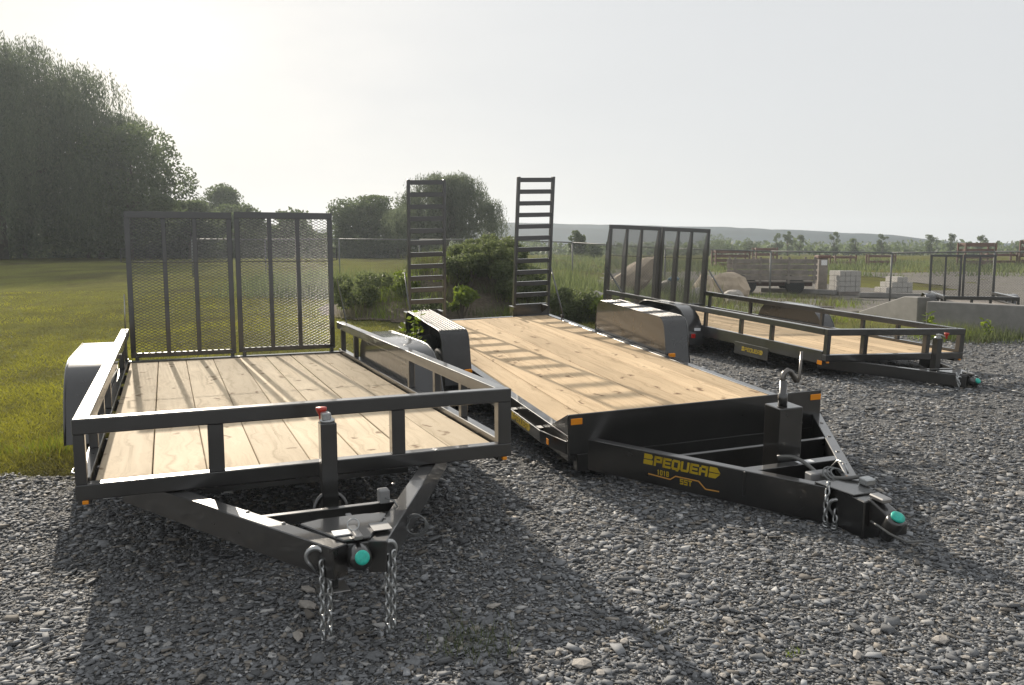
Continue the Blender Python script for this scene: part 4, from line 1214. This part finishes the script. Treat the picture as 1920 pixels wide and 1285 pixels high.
# tall weed growing between the first two trailers
def tall_weed(x, y, h, label, n_st=3, mat='bright', leaf=.13, group=None):
    t = empty('tall_weed', Matrix.Translation((x, y, float(gz(x, y)) - .02)))
    tag(t, label, 'weed', group)
    P, D = [], []
    for k in range(n_st):
        a = random.uniform(0, 6.28); sp = random.uniform(.03, .13)*h; hh = h*random.uniform(.75, 1.0)
        top = Vector((math.cos(a)*sp*1.6, math.sin(a)*sp*1.6, hh))
        MB().tube([(0, 0, 0), (top.x*.35, top.y*.35, hh*.5), top], [.007, .005, .002], 5).build('stem', M['shrub'], t)
        for q in np.arange(.22, 1.0, .045):
            b = random.uniform(0, 6.28); c = Vector((top.x*q*.8, top.y*q*.8, hh*q))
            d = Vector((math.cos(b), math.sin(b), random.uniform(-.1, .5)))
            P.append(c + d*leaf*.5); D.append(d)
    V, F = leaf_quads(np.array(P), leaf*RNG.uniform(.7, 1.2, len(P)), leaf*.42, np.array(D))
    ti = np.repeat(RNG.beta(2, 2, len(P)), 4)
    np_mesh('leaves', V, F, M[mat], np.stack([ti]*3, 1), t)
    return t
tall_weed(-1.02, 8.6, .98, 'tall broad-leaved weed growing beside the left fender of the flatbed', 8, leaf=.10)
# ------------------------------------------------------------------ weeds on the gravel
t = tuft(-.16, 3.2, 220, .085, .085, 'shrub', 'sparse green weed tuft growing in the shaded gravel', .004, 'weed_tuft', None, cat='weed')
tuft(-.05, 3.30, 26, .10, .13, 'dryweed', 'thin dry stalks beside the green weed tuft on the gravel', .0025, 'dry_stalks', None, cat='weed')
tuft(1.10, 3.09, 40, .018, .035, 'bright', 'tiny bright green sprout in the lit gravel', .006, 'green_sprout', None, cat='weed')
tuft(.62, 3.28, 60, .05, .045, 'dryweed', 'small yellowish weed among the pale stones', .004, 'weed_tuft', None, cat='weed')
bag = Bag()
for i in range(60):
    u = random.random()
    bag.tuft(6.9 + 4.6*u + random.uniform(-.3, .3), 16.3 - 2.7*u + random.uniform(-1.2, .1), 110, .20, random.uniform(.12, .34), random.choice(['shrub', 'bright', 'dryweed', 'shrub']))
bag.build('wall_weeds', 'mixed weeds growing along the foot of the concrete walls', .011)
bag = Bag()
for i in range(130):
    x0 = random.uniform(2.0, 11.0); y0 = random.uniform(18, 29)
    if x0 > .52*y0 - 2.5: continue
    bag.tuft(x0, y0, 100, .32, random.uniform(.12, .30), random.choice(['shrub', 'dryweed', 'bright', 'dryweed']))
bag.build('yard_weeds', 'rough weeds in the yard before the wire fence', .016)
tall_weed(7.55, 15.0, .55, 'broad yellow-green weed in front of the concrete wall', 3, leaf=.12)
tall_weed(8.35, 14.5, .40, 'low leafy weed in front of the concrete wall, right of the taller one', 3, leaf=.10)
# rough grass strip beyond the mound
n = 26000
x = RNG.uniform(-9, 6, n); y = RNG.uniform(23, 31, n); k = RNG.random(n) < .5 + .5*np.sin(x*1.3)*np.sin(y*.7)
o = blades('rough_grass', x[k], y[k], RNG.uniform(.25, .95, k.sum()) * (.5 + .5*np.sin(x[k]*.8)**2), M['shrub'], width=.03, lean=.25)
tag(o, 'rough tall grass and weeds before the wire fence', 'grass', kind='stuff')
n = 30000
x = RNG.uniform(-2, 40, n); y = RNG.uniform(42, 75, n); k = (RNG.random(n) < .55 + .45*np.sin(x*.5)*np.sin(y*.31)) & (x > .1*y-4)
o = blades('field_grass_far', x[k], y[k], RNG.uniform(.2, .75, k.sum()) * (.55 + .45*np.sin(x[k]*.9 + y[k]*.4)), M['shrub'], width=.06, lean=.35)
tag(o, 'pale rough grass on the bank beyond the yard', 'grass', kind='stuff')

# ------------------------------------------------------------------ trees
willow('willow_tree', -36.8, 60, 17.0, 10.0, 'huge weeping willow at the left edge of the lawn', 5200, .27, 17000, low=.0, nb=40, rag=.17)
willow('willow_tree', -42.5, 64, 14.5, 7.5, 'weeping willow behind the huge willow, cut by the left edge', 1800, .30, 7000)
broad_tree('broadleaf_tree', -27.0, 59, 9.4, 4.6, 'broad dark tree leaning out right of the huge willow', 15000, .24, base=.10)
broad_tree('broadleaf_tree', -30.5, 62, 7.5, 4.2, 'low dark tree filling the gap under the huge willow', 9000, .26, base=.05)
for x0, y0, h0, r0, lab in ((-38.5, 66, 6.0, 4.2, 'dark undergrowth tree under the huge willow at the left edge'), (-34.0, 67, 5.5, 4.0, 'dark undergrowth tree behind the trunk of the huge willow'), (-29.0, 67, 5.0, 3.6, 'dark undergrowth tree right of the trunk of the huge willow'), (-25.5, 66, 4.5, 3.0, 'dark undergrowth tree beneath the leaning broad tree')):
    broad_tree('understory_tree', x0, y0, h0, r0, lab, 7000, .3, base=.0)
broad_tree('round_tree', -28.9, 84, 7.3, 3.0, 'round topped dark tree showing above the near mesh gate', 17000, .24, base=.05, nb=70)
broad_tree('hedge_tree', -22.8, 70, 4.6, 2.5, 'dark bushy tree seen through the near gate, right leaf', 6000, .24, base=.03)
broad_tree('hedge_tree', -27.6, 70, 4.9, 2.8, 'dark bushy tree seen through the near gate, left leaf', 6500, .24, base=.03)
broad_tree('hedge_tree', -19.4, 72, 4.0, 1.9, 'small dark bushy tree seen through the near gate beside its right post', 4500, .22, base=.03)
broad_tree('hedge_tree', -31.5, 72, 5.2, 3.0, 'dark bush behind the left end of the near gate', 6500, .26, base=.02)
broad_tree('bushy_tree', -12.3, 70, 5.1, 3.5, 'wide bushy tree left of the tall ladder ramp', 17000, .22, base=.02, nb=60)
broad_tree('bushy_tree', -9.4, 69, 4.6, 2.2, 'smaller bushy tree between the wide bush and the willow', 7000, .22, base=.04)
willow('willow_tree', -5.0, 64, 7.3, 4.4, 'weeping willow behind the two ladder ramps', 2400, .20, 12000, low=.04, nb=22, rag=.17)
broad_tree('small_tree', 5.9, 75, 2.5, 1.05, 'small round tree right of the tall ladder ramp', 3600, .18, base=.06)
broad_tree('small_tree', 7.7, 78, 1.3, 1.3, 'low bush beside the small round tree', 2600, .18, base=.02)
ORD = ['first', 'second', 'third', 'fourth', 'fifth', 'sixth', 'seventh', 'eighth', 'ninth', 'tenth', 'eleventh', 'twelfth', 'last']
SAP_ORDER = [3, 4, 5, 6, 7, 8, 9, 10, 11, 12, 2, 1, 0]
for i, (x0, h, w) in enumerate(((27.5, 2.7, .7), (29.3, 3.2, .7), (31.2, 2.6, .8), (33.4, 2.9, .7), (36.5, 2.4, .8), (40.2, 2.9, .7), (43.5, 2.6, .9), (46.6, 2.8, .7), (50.8, 2.6, .8), (53.3, 2.5, .7), (25.3, 2.2, 1.2), (22.8, 2.6, 1.6), (20.5, 2.4, 1.5))):
    broad_tree('sapling', x0*1.5, 130 + (i % 3)*3, h*1.35, w*1.6, ORD[SAP_ORDER[i]] + ' young tree from the left in the row beyond the yard', 1500, .20, base=.0, group='young trees beyond the yard', nb=16)

n = 60000
x = RNG.uniform(-48, -6, n); y = 74 + RNG.normal(0, 1.6, n)
top = np.clip(2.3 + 1.0*np.sin(x*.55) + .7*np.sin(x*1.31 + 1) + .5*np.sin(x*2.9), .7, 5)
P = np.stack([x, y, 1.0 + RNG.random(n)**.75 * top], 1)
o = foliage('scrub_band', P, .30*RNG.uniform(.6, 1.4, n), .2, M['leaf'], None)
tag(o, 'band of scrub along the far edge of the lawn under the trees', 'scrub', kind='stuff')
# distant woods on the plain: one mass
n = 42000
x = RNG.uniform(-260, 260, n); y = RNG.choice([150., 205., 280.], n) + RNG.normal(0, 5, n)
top = (2.6 + 1.6*np.sin(x*.045 + y) + 1.2*np.sin(x*.13 + 2) + .8*np.sin(x*.4)) * (y/400) + .6
P = np.stack([x, y, 1.0 + RNG.random(n)**.7 * np.maximum(.6, top)], 1)
o = foliage('distant_woods', P, 1.0*RNG.uniform(.6, 1.4, n), .7, M['leaf'], None)
tag(o, 'far line of woods across the plain', 'woods', kind='stuff')

# hills
def ridge(name, pts, dist, mat, depth=500):
    """long ridge: crest line from (x, z) points, falling away to both sides"""
    pts = [(a * dist / 1600, 1.558 + (b - 1.558) * dist / 1600) for a, b in pts]
    xs = np.linspace(pts[0][0], pts[-1][0], 260)
    zs = np.interp(xs, [p[0] for p in pts], [p[1] for p in pts])
    zs = zs + .13*np.sin(xs*.14) + .09*np.sin(xs*.36+1) + RNG.normal(0, .06, len(xs))
    rows = [(-depth, 0.0), (-depth*.6, .35), (-depth*.25, .78), (0, 1.0), (depth*.4, .6), (depth, 0.0)]
    V = np.concatenate([np.c_[xs, np.full(len(xs), dist + a) , b*zs + (1-b)*0.4] for a, b in rows])
    nx = len(xs); F = []
    for r_ in range(len(rows)-1):
        i = np.arange(nx-1) + r_*nx
        F.append(np.c_[i, i+1, i+nx+1, i+nx])
    o = np_mesh(name, V, np.concatenate(F), mat)
    o.data.polygons.foreach_set('use_smooth', [True]*len(o.data.polygons))
    return tag(o, kind='structure')
M['hill'] = mat_plain('wooded_hill', (0.032, 0.05, 0.058), rough=1.0, vary=.45, vscale=.05, spec=0.05)
ridge('hills', [(-2400, 22), (-1500, 38), (-800, 46), (-367, 45), (-150, 54), (-20, 57), (244, 52), (448, 47), (550, 42), (704, 35), (806, 25), (900, 16.5), (980, 19), (1200, 26), (1700, 24), (2600, 15)], 420, M['hill'], 95)

# ------------------------------------------------------------------ wire fence
fence = empty('wire_fence', Matrix.Translation((8.84, 28.49, 0)))
tag(fence, 'chain-link wire fence with round posts crossing behind the trailers', 'fence')
FO = Vector((-8.84, -28.49, 0))
path = [(17.5, 24.6), (14.9, 25.75), (12.25, 26.91), (8.84, 28.49), (5.6, 30.5), (2.37, 32.7), (-.6, 33.6), (-3.8, 34.3), (-7.2, 34.8), (-10.4, 35.2), (-13.6, 35.5)]
FH = 1.56
tops = []
for x, y in path:
    z = float(gz(x, y)); tops.append(Vector((x, y, z + FH)))
    MB(FO).tube([(x, y, z - .1), (x, y, z + FH)], .030, 8).build('fence_post', M['galv'], fence, smooth=True)
for a, b in zip(tops[:-1], tops[1:]):
    MB(FO).tube([a, b], .023, 8).build('top_rail', M['galv'], fence, smooth=True)
    L = (b - a).length; d = (b - a) / L; m = MB(FO)
    k = -FH
    while k < L:                                   # diagonal wires in both directions
        for sg in (1, -1):
            s0, s1 = (k, k + FH)
            u0, u1 = max(0, s0), min(L, s1)
            if u1 - u0 > .02:
                z0, z1 = (u0 - s0), (u1 - s0)
                if sg < 0: z0, z1 = FH - z0, FH - z1
                p = a + d*u0; q = a + d*u1
                m.beam((p.x, p.y, p.z - FH + z0), (q.x, q.y, q.z - FH + z1), .003, .003)
        k += .075
    m.build('wire_mesh', M['galv'], fence)

# ------------------------------------------------------------------ concrete walls
d = Vector((1.09, -1.40, 0)).normalized(); nrm = Vector((d.y, -d.x, 0)) * -1
cw = empty('concrete_wall', Matrix.Translation((8.11, 16.23, 0)))
tag(cw, 'long low grey concrete wall at the right edge of the lot', 'wall')
u = 0.0
for k, ln in enumerate((2.4, 2.4, 2.0)):
    a = d * u; b = d * (u + ln - .012)
    m = MB(); m.beam(a + nrm*.13 + Vector((0,0,.24)), b + nrm*.13 + Vector((0,0,.24)), .26, .70)
    m.build('wall_block', M['concrete'], cw, bevel=.02, seg=2)
    u += ln
cw.location.z = float(gz(8.11, 16.23))
rw = empty('ramp_wall', Matrix.Translation((8.65, 20.69, 0)))
tag(rw, 'grey concrete ramp wall with sloping top beyond the farther utility trailer', 'wall')
a = Vector((0, 0, 0)); e = Vector((.46, -2.07, 0)); e.normalize()
side = Vector((-e.y, e.x, 0))
m = MB(); prof = [(0, -.2), (2.12, -.2), (2.12, .54), (1.66, .54), (0, .07)]
vs = [e*u_ + side*w_ + Vector((0,0,z_)) for w_ in (0, .32) for u_, z_ in prof]
n5 = len(prof)
m.add(vs, [tuple(range(n5)), tuple(range(n5, 2*n5))[::-1]] + [(i, n5+i, n5+(i+1) % n5, (i+1) % n5) for i in range(n5)])
m.build('wall_block', M['concrete'], rw, bevel=.015)

# ------------------------------------------------------------------ far trailer behind the wall
T4m = Matrix.Translation((9.9, 17.5, .45)) @ Matrix.Rotation(-.34, 4, 'Z') @ Matrix.Translation((0, 0, -.45))
O4 = (0, 0, .45)
fp4 = [(1.0,-.2),(1.04,0),(1.12,.1),(1.25,.16),(1.75,.16),(1.88,.1),(1.96,0),(2.0,-.2)]
t4 = utility_trailer('utility_trailer', T4m, O4, 1.42, .17, -.10, -.02, 2.45, [(-.709,-.66),(-.2,-.15),(.15,.2),(.66,.709)], [.5, 1.1, 1.9, 2.4], 6, M['oldwood'], None, None, fp4, .92, (.28, -.17), [1.5], None)
tag(t4, 'small black utility trailer with tall mesh gate parked behind the concrete wall', 'trailer', 'black trailers for sale on the gravel')
ramp_gate(t4, O4, -.70, -.01, 2.46, -.02, 1.04, [-.36], depth=.04, bar=.05, a=.07, c=.035, w=.005)
ramp_gate(t4, O4, .01, .70, 2.46, -.02, 1.04, [.36], depth=.04, bar=.05, a=.07, c=.035, w=.005)
tongue_beam(t4, O4, (-.45, -.02), (-.05, -.8), .06, .09, -.102)
tongue_beam(t4, O4, (.45, -.02), (.05, -.8), .06, .09, -.102)

# ------------------------------------------------------------------ yard things beyond the fence
def boulder(x, y, sx, sy, sz, seed, label, rz=0, mat='boulder', tilt=0, zoff=0):
    o = link('boulder', rock_mesh('boulder', sx, sy, sz, seed, 3, .25), M[mat])
    o.location = (x, y, float(gz(x, y)) + sz*.55 + zoff); o.rotation_euler = (0, tilt, rz)
    return tag(o, label, 'boulder', 'boulders behind the trailers')
boulder(3.75, 26.6, 1.35, .7, .50, 41, 'big tan slanting slab of rock left of the tapered gate', 0.1, tilt=-.62, zoff=.12)
boulder(2.3, 23.3, .42, .35, .22, 42, 'flat topped grey boulder behind the flatbed fender', .3, 'stone')
boulder(5.2, 27.0, .55, .5, .40, 43, 'grey boulder seen through the left leaf of the tapered gate', .7, 'stone')
boulder(6.05, 26.4, .60, .5, .55, 44, 'tan boulder seen through the middle of the tapered gate', 1.2)
boulder(6.95, 26.8, .75, .5, .58, 45, 'large tan boulder seen through the right leaf of the tapered gate', .2)
boulder(5.55, 24.9, .45, .35, .28, 46, 'low pale boulder in front of the others behind the tapered gate', 2.0, 'stone')
boulder(6.6, 24.6, .40, .35, .26, 47, 'rounded grey boulder low behind the right leaf of the tapered gate', .4, 'stone')
tp = link('blue_tarp', rock_mesh('blue_tarp', .22, .2, .10, 51, 2, .3), mat_plain('blue_plastic', (.10, .22, .32), .4))
tp.location = (5.2, 26.7, float(gz(5.2, 26.7)) + .62); tag(tp, 'crumpled pale blue plastic on the boulder behind the tapered gate', 'tarp')

def block_stack(name, x, y, rz, cols, label, bl=(.20, .40, .19), group='stacks of concrete blocks'):
    """cols: list over x of heights in blocks"""
    t = empty(name, Matrix.Translation((x, y, float(gz(x, y)))) @ Matrix.Rotation(rz, 4, 'Z'))
    tag(t, label, 'block stack', group)
    m = MB()
    nx_ = len(cols)
    for k in range(3):
        yy = -.4 + k*.35
        m.box(-.02, nx_*bl[0]+.02, yy, yy+.10, .0, .09)
    m.box(-.02, nx_*bl[0]+.02, -.42, .42, .09, .11)
    m.build('pallet', M['oldwood'], t)
    base = MB().box(0, bl[0]-.008, -bl[1]/2, bl[1]/2-.008, 0, bl[2]-.008).mesh('block', .008)
    for i, hgt in enumerate(cols):
        for j in range(2):
            for k in range(hgt):
                o = bpy.data.objects.new('block', base); col.objects.link(o); o.parent = t
                if not base.materials: base.materials.append(M['block'])
                o.location = (i*bl[0] + random.uniform(-.006, .006), -.2 + j*bl[1], .11 + k*bl[2])
    return t
block_stack('block_pallet', 11.75, 30.3, .12, [4, 4, 4, 4], 'square pallet of concrete blocks beyond the wire fence')
block_stack('block_pile', 13.3, 30.0, .1, [1, 2, 3, 3, 2], 'stepped pile of pale concrete blocks right of the square pallet')
for x, y, L_, rz, lab in ((10.6, 30.8, 2.8, -.75, 'long concrete beam lying on the yard beyond the fence'), (13.2, 28.2, 2.6, -.45, 'concrete beam lying in front of the stepped block pile')):
    o = MB().box(-L_/2, L_/2, -.15, .15, 0, .17).build('concrete_beam', M['concrete'], None, bevel=.015)
    o.location = (x, y, float(gz(x, y)) - .01); o.rotation_euler = (0, 0, rz)
    tag(o, lab, 'concrete beam')
o = MB().tube([(-.45, 0, 0), (.45, 0, 0)], .03, 8).build('wood_pole', M['oldwood']); o.location = (8.2, 22.5, float(gz(8.2, 22.5)) + .05); o.rotation_euler = (0, 0, -.2)
tag(o, 'short wooden pole lying in the grass before the ramp wall', 'pole')

# weathered stake-side wagon
wg = empty('farm_wagon', Matrix.Translation((9.6, 30.9, float(gz(9.6, 30.9)))) @ Matrix.Rotation(-.12, 4, 'Z'))
tag(wg, 'weathered grey farm wagon with plank sides beyond the wire fence', 'wagon')
for sy in (-.7, .7):
    for k in range(4):
        MB().box(-1.5, 1.5, sy-.02, sy+.02, .50 + k*.20, .50 + k*.20 + .155).build('side_plank', M['oldwood'], wg, bevel=.006)
    for x in (-1.4, -.5, .5, 1.4):
        MB().box(x-.04, x+.04, sy+(.021 if sy > 0 else -.061), sy+(.061 if sy > 0 else -.021), .38, 1.34).build('stake', M['oldwood'], wg, bevel=.006)
    for x in (-.95, .75):
        m = MB().lathe([(.12, -.07), (.30, -.08), (.34, -.05), (.34, .05), (.30, .08), (.12, .07)], (x, sy*.85, .32), (0, 1, 0), 20).build('wheel', M['rubber'], wg, smooth=True)
for k in range(7):
    MB().box(-1.5, 1.5, -.68 + k*.195, -.68 + k*.195 + .18, .42, .46).build('floor_plank', M['oldwood'], wg)
MB().box(-1.9, 1.5, -.06, .06, .26, .40).build('chassis_beam', M['rust'], wg)
for x in (-.95, .75):
    MB().box(x-.05, x+.05, -.66, .66, .28, .36).build('axle', M['rust'], wg)
pl = empty('gate_pillar', Matrix.Translation((11.75, 31.6, float(gz(11.75, 31.6)))))
tag(pl, 'tall weathered pillar with white notice at the end of the wagon', 'pillar')
MB().box(-.17, .17, -.17, .17, 0, 1.28).build('shaft', M['oldwood'], pl, bevel=.02)
MB().box(-.22, .24, -.22, .22, 1.281, 1.40).build('cap', M['rust'], pl, bevel=.02)
MB().box(-.09, .13, -.178, -.172, 1.02, 1.22).build('notice', M['white'], pl)

# stacked red steel frames far across the yard
def rack(x, y, w, h, n_, rz, label):
    t = empty('steel_rack', Matrix.Translation((x, y, float(gz(x, y)))) @ Matrix.Rotation(rz, 4, 'Z'))
    tag(t, label, 'steel rack', 'red steel racks across the yard')
    for sx in (-1, 1):
        for sy in (-1, 1):
            MB().box(sx*w/2-.05, sx*w/2+.05, sy*.4-.05, sy*.4+.05, 0, h).build('upright', M['rust'], t)
    for k in range(n_):
        z = h*(k + .6)/n_
        for sy in (-1, 1):
            MB().box(-w/2+.051, w/2-.051, sy*.4-.04, sy*.4+.04, z-.09, z).build('beam', M['rust'], t)
        MB().box(-w/2+.06, w/2-.06, -.355, .355, z-.05, z+.10*h).build('load', M['rust'], t, bevel=.03)
rack(24.6, 62, 1.6, .8, 2, .1, 'low red steel rack nearest the stepped block pile')
rack(28.3, 64, 1.9, .85, 2, -.2, 'red steel rack left of the gate behind the wall')
rack(33.4, 60, 2.4, 1.7, 4, .15, 'tall red steel rack showing above the gate behind the wall')
rack(36.2, 62, 2.2, 1.0, 2, 0, 'low red steel rack right of the gate behind the wall')
rack(38.0, 61, 1.3, 1.9, 4, .1, 'tall red steel rack at the right edge of the view')
rack(21.2, 70, 1.8, 1.3, 3, .1, 'grey-red stacked frames behind the tall pillar')
rack(15.2, 58, 2.4, 1.2, 4, .1, 'rusty stacked steel frames right of the tapered gate')

# ------------------------------------------------------------------ haze
hz = MB().box(-1000, 1000, -60, 640, -4.0, 26.0).build('haze', None)
tag(hz, 'thin summer haze filling the air over the plain', 'haze', kind='stuff')
mz = bpy.data.materials.new('haze_air'); mz.use_nodes = True
nn_ = mz.node_tree.nodes; nn_.clear()
out = nn_.new('ShaderNodeOutputMaterial'); pv = nn_.new('ShaderNodeVolumePrincipled')
pv.inputs['Color'].default_value = (0.76, 0.84, 0.91, 1)
pv.inputs['Density'].default_value = 0.0008
pv.inputs['Anisotropy'].default_value = 0.35
mz.node_tree.links.new(pv.outputs['Volume'], out.inputs['Volume'])
hz.data.materials.append(mz)
